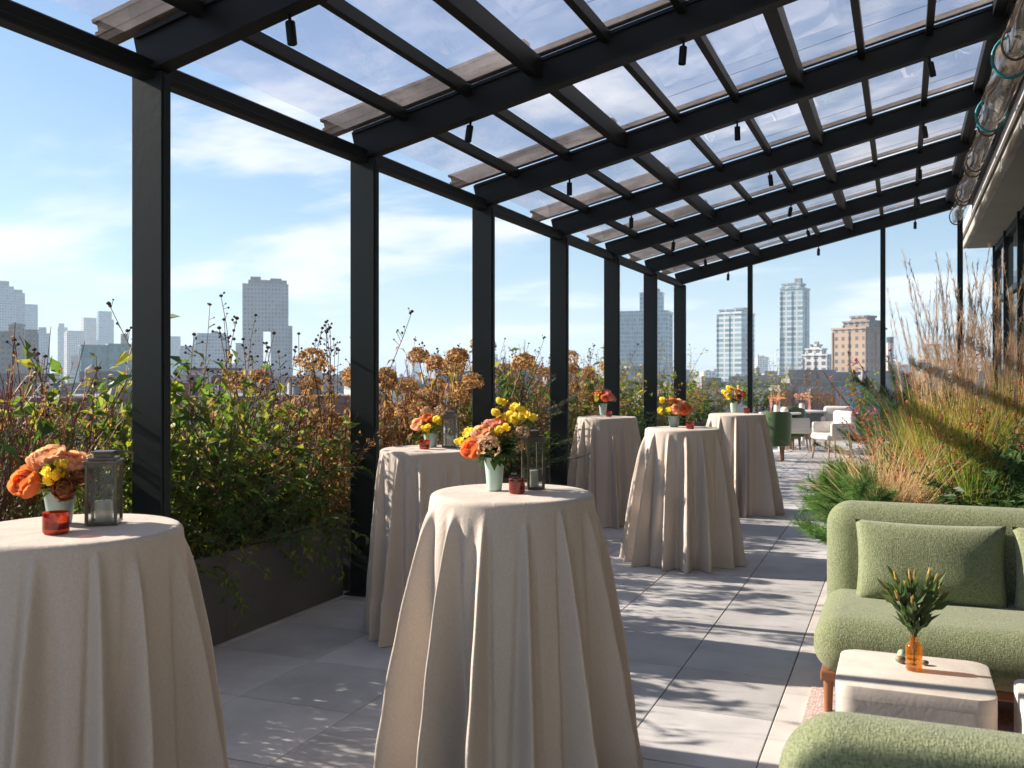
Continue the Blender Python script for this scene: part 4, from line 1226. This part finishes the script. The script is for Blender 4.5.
def coffee(loc, w_, d_, h_, label):
    """rounded block with arched openings"""
    o = thing('coffee_table', loc, label, 'coffee table', 'pale plaster coffee tables')
    rbt = .07
    def rrect(w2, d2, rad, n=8):
        pts = []
        for cx, cy, a0 in ((w2 - rad, d2 - rad, 0), (-w2 + rad, d2 - rad, pi / 2), (-w2 + rad, -d2 + rad, pi), (w2 - rad, -d2 + rad, 1.5 * pi)):
            for i in range(n + 1):
                a = a0 + pi / 2 * i / n; pts.append((cx + rad * cos(a), cy + rad * sin(a)))
        return pts
    # top slab
    prof = []
    for zz, off in ((h_ - .05, 0), (h_ - .005, 0), (h_ - .0015, .0015), (h_, .005)):
        prof.append([(x, y, zz) for x, y in rrect(w_ / 2 - off, d_ / 2 - off, rbt)])
    n = len(prof[0]); mb = MB()
    vs = [p for ring in prof for p in ring]; fs = []
    for i in range(len(prof) - 1):
        for k in range(n): fs.append((i * n + k, i * n + (k + 1) % n, (i + 1) * n + (k + 1) % n, (i + 1) * n + k))
    fs.append(tuple(range(n - 1, -1, -1))); fs.append(tuple((len(prof) - 1) * n + k for k in range(n)))
    mb.add(vs, fs); obj('tabletop', mb, M['plaster'], o, smooth=True)
    # skirt with arches cut from below
    ring = []
    for cx, cy, a0 in ((w_ / 2 - rbt, d_ / 2 - rbt, 0), (-w_ / 2 + rbt, d_ / 2 - rbt, pi / 2), (-w_ / 2 + rbt, -d_ / 2 + rbt, pi), (w_ / 2 - rbt, -d_ / 2 + rbt, 1.5 * pi)):
        for i in range(9):
            a = a0 + pi / 2 * i / 8; ring.append(Vector((cx + rbt * cos(a), cy + rbt * sin(a))))
    dense = []
    for i, p in enumerate(ring):
        q = ring[(i + 1) % len(ring)]; m = max(1, int((q - p).length / .012))
        for k in range(m): dense.append(p.lerp(q, k / m))
    def zb(p):
        x, y = p
        if abs(y) > d_ / 2 - .004: hw2, s = w_ / 2 - .13, x
        elif abs(x) > w_ / 2 - .004: hw2, s = d_ / 2 - .13, y
        else: return 0
        q = 1 - (s / hw2) ** 2
        return (h_ * .58) * sqrt(q) if q > 0 else 0
    nn = len(dense); vs, fs = [], []
    for p in dense:
        z = zb(p); i2 = Vector((p.x * (1 - .06 / (w_ / 2)), p.y * (1 - .06 / (d_ / 2))))
        vs += [(p.x, p.y, z), (p.x, p.y, h_ - .0505), (i2.x, i2.y, z), (i2.x, i2.y, h_ - .0505)]
    for k in range(nn):
        a, b = 4 * k, 4 * ((k + 1) % nn)
        fs += [(a, b, b + 1, a + 1), (b + 2, a + 2, a + 3, b + 3), (a + 2, b + 2, b, a), (a + 1, b + 1, b + 3, a + 3)]
    mb = MB(); mb.add(vs, fs); obj('arched_base', mb, M['plaster'], o, smooth=True, angle=50)
    return o
CH = .36
coffee((.04, 3.96, .012), .545, .50, CH, 'pale plaster coffee table holding the amber bottle')
coffee((.655, 3.80, .012), .545, .50, CH, 'pale plaster coffee table at the right edge of the picture')
# amber bottle with protea leaves
CZ = CH + .0125
bp = gp(914, 670, CZ)
mb = MB(); mb.lathe([(.026, 0), (.030, .004), (.030, .088), (.026, .100), (.014, .110), (.0135, .124), (.016, .126), (.016, .130), (.0115, .130), (.011, .112), (.024, .098), (.027, .09), (.027, .008), (0, .006)], seg=32)
o = obj('bottle', mb, M['amber'], None, bp, smooth=True, angle=40); tag(o, 'ribbed amber glass bottle on the coffee table', 'bottle')
sprig = thing('protea_sprig', bp + Vector((0, 0, .118)), 'sprig of long green leaves with reddish tips in the amber bottle', 'flowers')
r = random.Random(77)
lf, tipm, st = MB(), MB(), MB()
RT, FW = Vector((CT, ST, 0)), Vector((-ST, CT, 0))
for i, (dx, dz, dy) in enumerate(((-.085, .185, .0), (-.045, .215, .02), (-.02, .23, -.02), (.015, .22, .03), (.03, .235, -.03), (.085, .155, .0), (.06, .13, .03), (-.06, .16, -.03), (.0, .17, .06), (-.03, .15, -.06), (.045, .18, -.05), (.07, .20, .02))):
    tip = RT * dx * 1.2 + FW * dy * 1.2 + Vector((0, 0, dz * 1.0))
    pts = [Vector((0, 0, -.10)), Vector((0, 0, 0)), tip * .5 + Vector((0, 0, .012)), tip]
    st.tube(pts, .0022, 5)
    for k in range(11):
        p, d = on(pts, .42 + .56 * k / 11)
        v = (d + Vector((r.gauss(0, .35), r.gauss(0, .35), r.gauss(.1, .2)))).normalized()
        lf.leaf(p, v, Vector((r.gauss(0, 1), r.gauss(0, 1), .6)), r.uniform(.06, .10), r.uniform(.021, .032), .3, .1)
    tipm = MB()
    for k in range(8):
        a = k * .8
        v = (pts[-1] - pts[-2]).normalized() + Vector((cos(a), sin(a), 0)) * .22
        tipm.leaf(tip - v * .01, v, Vector((-cos(a), -sin(a), .2)), r.uniform(.045, .065), .015, .3, -.1)
    obj('flower_tip', tipm, M['protea'], sprig)
obj('stems', st, M['stem_g'], sprig); obj('leaves', lf, M['lf_sprig'], sprig)
def pebble(u, v, rr, mat, label, sq=.7):
    p = gp(u, v, CZ)
    r = random.Random(int(u * 7)); mb = MB()
    mb.lathe([(rr * sin(pi * i / 10) , rr * sq * (1 - cos(pi * i / 10))) for i in range(11)], seg=18, wob=lambda a, z: 1 + .12 * sin(2 * a + u) + .08 * sin(3 * a + z * 40))
    tag(obj('stone', mb, mat, None, p, smooth=True, angle=0), label, 'stone', 'stones beside the amber bottle')
pebble(900.5, 663, .018, M['stone'], 'brown knobbly stone left of the amber bottle', .8)
pebble(902, 658, .017, M['stone2'], 'pale green stone behind the amber bottle', 1.0)
pebble(924.5, 665, .014, M['stone'], 'small brown stone right of the amber bottle', .7)

# ------------------------------------------------------------------ dining corner far away
def armchair(loc, rz, label):
    o = thing('armchair', loc, label, 'armchair', 'white armchairs at the far tables', rz)
    rbox('seat', (.56, .54, .12), .05, 4, M['white_fabric'], o, (0, 0, .40))
    rbox('backrest', (.56, .13, .46), .055, 5, M['white_fabric'], o, (0, .25, .62))
    for sx in (-1, 1): rbox('armrest', (.07, .46, .24), .032, 4, M['white_fabric'], o, (sx * .285, .02, .53))
    for sx in (-1, 1):
        for sy in (-1, 1):
            mb = MB(); mb.tube([(sx * .25, sy * .23, 0), (sx * .22, sy * .20, .36)], [.014, .022], 10); obj('leg', mb, M['pale_wood'], o, smooth=True)
    return o
def dxy(u, d): x, y = at(u, d); return (x, y, 0)
a0 = armchair(dxy(832, 16.9), TH + radians(-75), 'white armchair facing left at the far dining table')
dup(a0, dxy(797, 18.9), TH + radians(80), label='white armchair facing right at the left of the far dining table')
dup(a0, dxy(838, 19.2), TH + radians(-20), label='white armchair behind the other white armchair at the far end')
def dtable(loc, label, rad=.40):
    o = thing('dining_table', loc, label, 'table', 'round white tables at the far end')
    mb = MB(); mb.lathe([(rad * .96, .725), (rad, .735), (rad, .75), (rad * .98, .756), (0, .756)], seg=40); obj('tabletop', mb, M['white_top'], o, smooth=True)
    mb = MB(); mb.lathe([(.22, 0), (.22, .015), (.04, .03), (.035, .70), (.09, .724)], seg=24); obj('pedestal', mb, M['white_top'], o, smooth=True)
    return o
def dvase(u, d, label, fl):
    x, y = at(u, d); z = .757
    mb = MB(); mb.lathe([(.045, 0), (.06, .02), (.055, .12), (.035, .15), (.04, .16), (.03, .155), (0, .1)], seg=20)
    tag(obj('vase', mb, M['cream_ceramic'], None, (x, y, z), smooth=True), 'cream vase ' + label, 'vase')
    o = thing('flower_spray', (x, y, z + .15), 'spray of coral flowers in the cream vase ' + label, 'flowers')
    r = random.Random(int(u)); mb = MB(); st = MB()
    for i in range(26):
        e = rdir(r, 1.0) * r.uniform(.10, .24)
        st.tube([(0, 0, -.05), e], .003, 4); pom(mb, e, .022, 9, r, .024)
    obj('stems', st, M['stem_b'], o); obj('blossoms', mb, M['rose_p'], o)
dtable(dxy(780, 18.6), 'round white dining table left of the armchairs')
dtable(dxy(803, 19.6), 'round white dining table in front of the white armchairs', .45)
dvase(777, 18.5, 'on the left far table', 0); dvase(802, 19.4, 'on the right far table', 0)
def tub(loc, rz, label):
    o = thing('tub_chair', loc, label, 'chair', 'green tub chairs', rz)
    vs, fs = [], []; mb = MB(); n = 24
    for i in range(n + 1):
        a = -2.3 + 4.6 * i / n
        hgt = .86 - .10 * (abs(a) / 2.3) ** 3
        for (rr, z) in ((.19, .34), (.20, hgt - .02), (.22, hgt), (.25, hgt), (.265, hgt - .03), (.245, .27), (.20, .26)):
            vs.append((rr * sin(a), rr * cos(a), z))
    for i in range(n):
        for k in range(7):
            k2 = (k + 1) % 7; fs.append((i * 7 + k, i * 7 + k2, (i + 1) * 7 + k2, (i + 1) * 7 + k))
    fs += [tuple(range(7)), tuple(n * 7 + k for k in range(6, -1, -1))]
    mb.add(vs, fs); obj('backrest', mb, M['green_velvet'], o, smooth=True)
    mb = MB(); mb.lathe([(.18, .27), (.20, .30), (.20, .42), (.17, .45), (0, .46)], seg=24); obj('seat', mb, M['green_velvet'], o, smooth=True)
    for k in range(4):
        a = pi / 4 + k * pi / 2
        mb = MB(); mb.tube([(.15 * cos(a), .15 * sin(a), .0), (.14 * cos(a), .14 * sin(a), .28)], [.018, .03], 10); obj('leg', mb, M['copper_wood'], o, smooth=True)
    return o
a1 = tub(dxy(776, 16.6), TH + pi - .4, 'green velvet tub chair with copper legs behind the farthest cloth-covered table')
dup(a1, dxy(792, 19.0), TH + 2.2, label='second green tub chair, half hidden behind the first one')

# ------------------------------------------------------------------ the city
def bpos(u, d): x, y = at(u, d); return x, y
def ztop(v, d): return EYE + (HZ - v) * d / F
PLANT = pbr('roof_plant', (.22, .22, .22), .8, var=.2, vscale=.3)
def tower(name, label, cat, d, tiers, mat, rot=0.0, dep=.8, top=None, topmat=None, group=None):
    """tiers: (part, u0, u1, vtop[, mat]); first tier sets the position; further tiers are offset sideways"""
    u0, u1 = tiers[0][1], tiers[0][2]; uc = (u0 + u1) / 2
    x, y = bpos(uc, d)
    o = thing(name, (x, y, GZ), label, cat, group, math.atan2(-(uc - 512) / F, 1) + TH + rot)
    k = d / F / (cos(rot) + dep * abs(sin(rot)))
    for i, tr in enumerate(tiers):
        mb = MB(); wq = (tr[2] - tr[1]) * k; off = ((tr[1] + tr[2]) / 2 - uc) * d / F
        zt = ztop(tr[3], d) - GZ
        dd = wq * dep * (1 if i == 0 else .9)
        zb = 0.0
        if len(tr) > 5 and tr[5]: zb = ztop(tr[5], d) - GZ
        mb.box((off * cos(rot), -off * sin(rot) + i * .35, (zt + zb) / 2), (wq, dd, zt - zb))
        mt_ = tr[4] if len(tr) > 4 and tr[4] else mat
        cx_, cy_ = off * cos(rot), -off * sin(rot) + i * .35
        if mt_ is not PLANT:
            nr = max(2, int(wq / 6.5)); pr_ = .45
            for q in range(nr + 1):
                mb.box((cx_ - wq / 2 + wq * q / nr, cy_ - dd / 2, (zt + zb) / 2 - .5), (.55, 2 * pr_, zt - zb - 1))
            nr = max(2, int(dd / 6.5))
            for q in range(1, nr):
                for sgn in (-1, 1): mb.box((cx_ + sgn * wq / 2, cy_ - dd / 2 + dd * q / nr, (zt + zb) / 2 - .5), (2 * pr_, .55, zt - zb - 1))
            mb.box((cx_, cy_, zt + .45), (wq + 1.0, dd + 1.0, .9))
        obj(tr[0], mb, mt_, o)
    # roof edge and tanks
    return o
B_blue = facade('facade_blue', (.34, .38, .42), (.18, .24, .29), 3.2, 3.5, .7, .6)
B_glass = facade('facade_glass', (.40, .46, .50), (.15, .26, .31), 2.0, 3.6, .86, .80, .15)
B_pale = facade('facade_pale', (.52, .50, .47), (.12, .15, .18), 3.4, 3.2, .5, .55)
B_grey = facade('facade_grey', (.36, .36, .37), (.22, .24, .26), 2.6, 3.1, .5, .55)
B_dark = facade('facade_dark', (.14, .135, .13), (.05, .06, .07), 3, 3.3, .5, .5)
B_tan = facade('facade_tan', (.34, .24, .165), (.11, .10, .10), 3.4, 3.3, .45, .5)
B_brown = facade('facade_brown', (.25, .20, .16), (.10, .10, .11), 3.0, 3.3, .6, .5)
B_band = facade('facade_bands', (.50, .53, .54), (.20, .31, .35), 7, 3.3, .86, .62, .15)
B_teal = facade('facade_teal', (.10, .20, .21), (.06, .20, .22), 2.4, 3.8, .85, .85, .12)
B_white = facade('facade_white', (.60, .58, .55), (.10, .13, .16), 4.2, 3.3, .55, .6)
B_brick = facade('facade_brick', (.26, .10, .065), (.06, .07, .08), 4.0, 4.2, .32, .5)
B_brick2 = facade('facade_redbrick', (.21, .085, .06), (.26, .10, .07), .26, .09, .94, .86, .9, vary=.25)
GC = 'towers of the skyline'
tower('office_tower', 'stepped blue-grey tower at the far left edge', 'tower', 1250, [('shaft', -22, 15, 303), ('upper_shaft', -16, 12, 287), ('rooftop_plant', -12, 8, 281, PLANT), ('corner_wing', 8, 22, 293), ('crown', 10, 20, 289, PLANT)], B_blue, .25)
tower('glass_tower', 'light glass tower right of the stepped blue-grey tower', 'tower', 1450, [('shaft', 22, 36, 307), ('crown', 23, 37, 304.5, PLANT)], B_glass, .15)
tower('apartment_tower', 'dark greenish block at the far left below the stepped tower', 'tower', 560, [('shaft', -14, 11, 333)], B_dark, .1)
tower('apartment_tower', 'tan concrete tower at the left edge between dark blocks', 'tower', 600, [('shaft', 10, 24, 326), ('rooftop_plant', 12, 21, 323.5, PLANT)], B_brown, -.3)
tower('apartment_tower', 'dark grey block right of the tan concrete tower', 'tower', 640, [('shaft', 22, 37, 331)], B_dark, .3)
tower('office_tower', 'slim grey-blue tower standing alone left of the teal building', 'tower', 1300, [('shaft', 38, 49, 334), ('upper_shaft', 39, 46, 328)], B_blue, .1)
tower('office_tower', 'narrow pale tower with a notched top', 'tower', 1700, [('shaft', 58, 67, 328), ('crown', 59, 64, 324)], B_glass, .1)
tower('office_tower', 'wide pale block behind the teal building', 'tower', 1600, [('shaft', 65, 84, 333), ('parapet', 66, 83, 331, PLANT)], B_pale, .2)
tower('office_tower', 'pale concrete tower left of the taller glass tower', 'tower', 1650, [('shaft', 81, 97, 318.5)], B_pale, .3)
tower('glass_tower', 'taller blue glass tower above the teal building', 'tower', 1600, [('shaft', 97, 111, 312), ('side_wing', 109, 113, 320)], B_glass, .2)
tower('glass_office_building', 'low teal glass building left of the first post', 'building', 620, [('hall', 80, 106, 346.5), ('wing', 105, 134, 345), ('rooftop_plant', 110, 128, 343.5, PLANT)], B_teal, .12)
tower('chimney_tower', 'short brown shaft behind the teal glass building', 'tower', 900, [('shaft', 121.5, 127.5, 335)], B_brown, 0)
tower('office_block', 'wide grey block with a small dome right of the first post', 'building', 1000, [('main_block', 194, 228, 337), ('upper_block', 196, 226, 334.5), ('left_wing', 181, 196, 347), ('dome_base', 211, 218, 331, PLANT)], B_blue, .1)
tower('apartment_tower', 'small slab beside the big grey tower', 'tower', 1000, [('shaft', 236, 244, 344)], B_grey, .1)
tower('office_tower', 'tall glassy tower half hidden by the first post', 'tower', 1500, [('shaft', 168, 180, 337)], B_glass, .1)
# the big slab tower with a slot
d = 760.0
big = thing('slab_tower', (*bpos(266, d), GZ), 'huge grey slab tower with a tall slot, between the first two posts', 'tower', None, TH - (266 - 512) / F)
k = d / F
def bpart(nm, u0, u1, v0, v1, mat, dep=22, yo=0):
    mb = MB(); z0, z1 = (0 if v1 is None else ztop(v1, d) - GZ), ztop(v0, d) - GZ
    mb.box((((u0 + u1) / 2 - 266) * k, yo, (z0 + z1) / 2), ((u1 - u0) * k, dep, z1 - z0)); obj(nm, mb, mat, big)
bpart('upper_shaft', 243.5, 287.5, 285, 331, B_grey)
bpart('left_leg', 243.6, 263.4, 331.05, None, B_grey, 21.8)
bpart('right_leg', 270.6, 287.4, 331.05, None, B_grey, 21.8)
bpart('wing', 284, 291.5, 326, None, B_grey, 16, 2)
bpart('rooftop_plant', 249, 286, 281, 284.95, PLANT, 17)
bpart('rooftop_tank', 251, 261, 277.5, 280.95, PLANT, 10); bpart('rooftop_tank', 270, 281, 278.8, 280.95, PLANT, 10)
# middle and right towers
tower('residential_tower', 'pale gridded tower behind the last posts', 'tower', 800, [('shaft', 620, 673, 313), ('upper_shaft', 640, 664, 294), ('crown', 646, 660, 289, PLANT)], B_glass, -.15)
tower('residential_tower', 'white and glass tower just right of the last post', 'tower', 640, [('shaft', 717.5, 754, 315), ('upper_shaft', 719, 752, 311), ('rooftop_plant', 733, 748, 308, PLANT)], B_band, -.5, 1.0)
tower('residential_tower', 'tall slim teal-banded glass tower in the right half', 'tower', 620, [('shaft', 781, 809, 290), ('upper_shaft', 782, 805, 285), ('crown', 794, 802, 278.5, PLANT), ('base_wing', 800, 813, 350)], B_band, -.35, .9)
tower('art_deco_building', 'small pale stepped building right of the slim glass tower', 'building', 520, [('base', 803, 834, 356), ('middle', 806, 826, 350), ('tower', 811, 821, 346), ('cap', 813.5, 818.5, 341.5, PLANT)], B_white, -.4)
tower('apartment_building', 'tan brick apartment building with dark side near the right pole', 'building', 420, [('block', 834, 884, 330), ('upper_block', 843, 882, 323, B_brown), ('penthouse', 850, 874, 318, B_brown), ('water_tank', 855, 868, 316, PLANT)], B_tan, -.6, .9)
ch = thing('chimney_stack', (*bpos(890, 520), GZ), 'striped red and white chimney stack right of the tan building', 'chimney', None)
hh = ztop(337, 520) - GZ
red, wht = pbr('stack_red', (.33, .10, .08), .8), pbr('stack_white', (.65, .60, .56), .8)
mb = MB(); mb.lathe([(2.0, 0), (1.7, hh * .94)], seg=20); obj('stack', mb, wht, ch, smooth=True)
for a in (0, 1, 2, 3, 4, 5):
    mb = MB(); aa = a * pi / 3; mb.tube([(1.72 * cos(aa), 1.72 * sin(aa), 0), (1.5 * cos(aa), 1.5 * sin(aa), hh * .94)], .34, 6); obj('red_stripe', mb, red, ch)
mb = MB(); mb.lathe([(1.9, hh * .94), (1.9, hh), (1.4, hh)], seg=20); obj('cap', mb, B_dark, ch)
tower('glass_tower', 'blue tower seen above the grasses beside the glass front', 'tower', 900, [('shaft', 925, 940, 345)], B_glass, -.3)
tower('residential_tower', 'grey tower behind the feather grass plumes', 'tower', 900, [('shaft', 968, 982, 330), ('crown', 970, 979, 327, PLANT)], B_pale, -.3)

# brick warehouse in front with arched windows
def brickhouse():
    d = 95.0; k = d / F; uc = 190
    x, y = bpos(uc, d)
    o = thing('brick_warehouse', (x, y, GZ), 'red brick warehouse with arched windows just beyond the planters', 'building', None, TH - (uc - 512) / F * .9)
    zt = ztop(397, d) - GZ; W_ = 330 * k
    mb = MB(); mb.box((0, 8, zt / 2), (W_, 16, zt)); obj('wall', mb, B_brick2, o)
    mb = MB(); mb.box((0, -.12, zt - .5), (W_ + .3, .3, .35)); mb.box((0, -.08, zt - 5.2), (W_, .2, .25)); obj('cornice', mb, pbr('brownstone', (.20, .11, .085), .8), o)
    mb = MB(); mb.box((0, 8, zt + .02), (W_ - .6, 15.4, .06)); obj('roof', mb, pbr('pale_roof', (.24, .235, .23), .9, var=.2, vscale=.3), o)
    rr_ = random.Random(3)
    for i in range(5):
        mb = MB(); bw = rr_.uniform(1.6, 4); mb.box((-W_ / 2 + 3 + i * W_ / 5.2 + rr_.uniform(-1, 1), rr_.uniform(3, 8), zt + .05 + .7), (bw, 3, 1.3)); obj('roof_bulkhead', mb, (B_white, PLANT, B_brick2)[i % 3], o)
    for i in range(6):
        mb = MB(); xx = -W_ / 2 + 2 + i * W_ / 6 + rr_.uniform(-1, 1); yy = rr_.uniform(1.5, 5)
        mb.box((xx, yy, zt + .75), (.6, .6, 1.4)); mb.box((xx, yy, zt + 1.5), (.75, .75, .12)); obj('chimney', mb, B_brick2, o)
    for i in range(4):
        mb = MB(); mb.lathe([(.35, 0), (.35, .9), (.45, .95), (.2, 1.2)], (-W_ / 2 + 4.5 + i * W_ / 4.4, 2.5, zt + .05), 12); obj('roof_vent', mb, PLANT, o)
    for row, (z, hh_) in enumerate(((zt - 4.1, 2.3), (zt - 8.6, 2.6))):
        for i in range(13):
            xx = -W_ / 2 + 1.6 + i * (W_ - 3.2) / 12
            pts = [(xx - .55, -.04, z), (xx + .55, -.04, z), (xx + .55, -.04, z + hh_ - .55)] + [(xx + .55 * cos(a), -.04, z + hh_ - .55 + .55 * sin(a)) for a in [pi * q / 8 for q in range(1, 8)]] + [(xx - .55, -.04, z + hh_ - .55)]
            mb = MB(); n = len(pts)
            mb.add(pts + [(p[0], .1, p[2]) for p in pts], [tuple(range(n))] + [(k2, (k2 + 1) % n, n + (k2 + 1) % n, n + k2) for k2 in range(n)])
            wn = obj('window', mb, M['pane'], o)
            mb = MB(); mb.box((xx, -.06, z + hh_ * .45), (1.1, .05, .07)); mb.box((xx, -.062, z + hh_ * .45), (.07, .05, hh_ * .85)); mb.box((xx, -.10, z - .08), (1.4, .18, .14))
            obj('frame', mb, wht, wn)
brickhouse()
def longwhite():
    d = 150.0; k = d / F; uc = 214; x, y = bpos(uc, d)
    o = thing('rooftop_building', (x, y, GZ), 'low white building with dark roof line behind the brick warehouse', 'building', None, TH - (uc - 512) / F)
    zt = ztop(370, d) - GZ
    mb = MB(); mb.box((0, 5, zt / 2), (52 * k, 10, zt)); obj('wall', mb, B_white, o)
    mb = MB(); mb.box((0, 5, zt + .15), (56 * k, 10.8, .35)); obj('roof', mb, B_dark, o)
    for i in range(5):
        mb = MB(); mb.box((-3.2 + i * 1.6, -.03, zt - 1.6), (.8, .06, 1.1)); obj('window', mb, M['pane'], o)
longwhite()
# low city blocks: copies of a few kinds
kinds = []
for i, (mt, nm) in enumerate(((B_pale, 'pale'), (B_brick, 'brick'), (B_grey, 'grey'), (B_white, 'white'), (B_brown, 'brown'), (B_blue, 'blue-grey'))):
    r = random.Random(100 + i)
    b = MB(); b.box((0, 0, .5), (1, 1, 1)); rf = MB(); rf.box((.15, .1, 1.02), (.35, .3, .12)); rf.box((-.3, -.2, 1.015), (.18, .2, .06)); rf.box((0, 0, 1.003), (.94, .94, .005))
    kinds.append((nm, mt, b.mesh('walls'), rf.mesh('rooftop'), []))
cityr = random.Random(5)
# facade pattern uses object space, so blocks get real-size meshes in a few sizes
SIZES = [(16, 14, 26), (24, 16, 30), (14, 14, 36), (30, 20, 24), (20, 18, 44), (18, 15, 60)]
protos = []
for i, (nm, mt, _, _, _) in enumerate(kinds):
    for (sx, sy, sz) in (SIZES[i], SIZES[(i + 2) % 6]):
        b = MB(); b.box((0, 0, sz / 2), (sx, sy, sz))
        rf = MB(); rf.box((sx * .15, sy * .1, sz + 1.4), (sx * .3, sy * .3, 2.8)); vb = MB(); vb.box((-sx * .3, -sy * .2, sz + .9), (sx * .16, sy * .2, 1.8))
        par = MB()
        for s_ in (-1, 1): par.box((0, s_ * (sy / 2 - .15), sz + .4), (sx, .3, .8)); par.box((s_ * (sx / 2 - .15), 0, sz + .4), (.3, sy - .6, .8))
        tk = MB(); tk.lathe([(1.3, sz + 1.6), (1.3, sz + 4.2), (0, sz + 5.2)], (-sx * .2, sy * .2, 0), 12)
        for q in range(4): tk.box((-sx * .2 + (q % 2 - .5) * 1.4, sy * .2 + (q // 2 - .5) * 1.4, sz + .8), (.15, .15, 1.6))
        protos.append([nm, sz, b.mesh('walls'), mt, rf.mesh('stair_house'), par.mesh('parapet'), tk.mesh('water_tank'), None, vb.mesh('vent_box')])
nb = 0
for i in range(270):
    u = cityr.uniform(-60, 1010); d = 130 * (14 ** (cityr.random() ** .8))
    if 60 < u < 330 and d < 170: continue
    if i > 190: u = cityr.uniform(-40, 960); d = cityr.uniform(170, 520)
    if i < 100: d = cityr.uniform(600, 2400)
    pr = protos[cityr.randrange(len(protos))]
    top = EYE + cityr.uniform(-.020, .0035) * d if d > 400 else EYE - cityr.uniform(16, 34) * d / F
    if i > 190: top = EYE - cityr.uniform(11, 28) * d / F
    if i < 100 and cityr.random() < .35: top = EYE + cityr.uniform(.003, .020) * d
    szt = pr[1]
    x, y = bpos(u, d)
    z = top - szt
    sc_ = 1.0
    if z > GZ: sc_ = (top - GZ) / szt; z = GZ
    lab = 'distant %s city building on the hazy skyline beyond the terrace' % pr[0]
    rot = TH + cityr.choice((-.3, .1, .35)) + cityr.uniform(-.05, .05)
    if pr[7] is None:
        o = thing('city_building', (x, y, z), lab, 'building', 'distant %s buildings of the skyline' % pr[0], rot)
        link('walls', pr[2], pr[3], o); link('stair_house', pr[4], PLANT, o); link('parapet', pr[5], PLANT, o); link('vent_box', pr[8], PLANT, o)
        if pr[1] > 30: link('water_tank', pr[6], B_brown, o)
        pr[7] = o; o.scale = (1, 1, sc_)
    else:
        o = dup(pr[7], (x, y, z), rot, (1, 1, sc_))

# ------------------------------------------------------------------ camera and render settings
cd = bpy.data.cameras.new('camera'); cam = bpy.data.objects.new('camera', cd); COL.objects.link(cam)
cam.location = (0, 0, EYE); cam.rotation_euler = (pi / 2, 0, TH)
cd.sensor_width = 36; cd.lens = F / 1024 * 36
cd.shift_y = -(384 - HZ) / 1024
cd.clip_start = .05; cd.clip_end = 30000
cd.dof.use_dof = True; cd.dof.focus_distance = 5.0; cd.dof.aperture_fstop = 7.0
sc.camera = cam
sc.view_settings.view_transform = 'Standard'; sc.view_settings.look = 'None'
sc.view_settings.exposure = 1.28; sc.view_settings.gamma = 1.0; sc.view_settings.use_curve_mapping = False
cy = sc.cycles
cy.use_denoising = True
cy.max_bounces = 8; cy.diffuse_bounces = 4; cy.glossy_bounces = 4; cy.transmission_bounces = 6; cy.transparent_max_bounces = 24; cy.volume_bounces = 1
cy.sample_clamp_indirect = 6
cy.caustics_reflective = False; cy.caustics_refractive = False
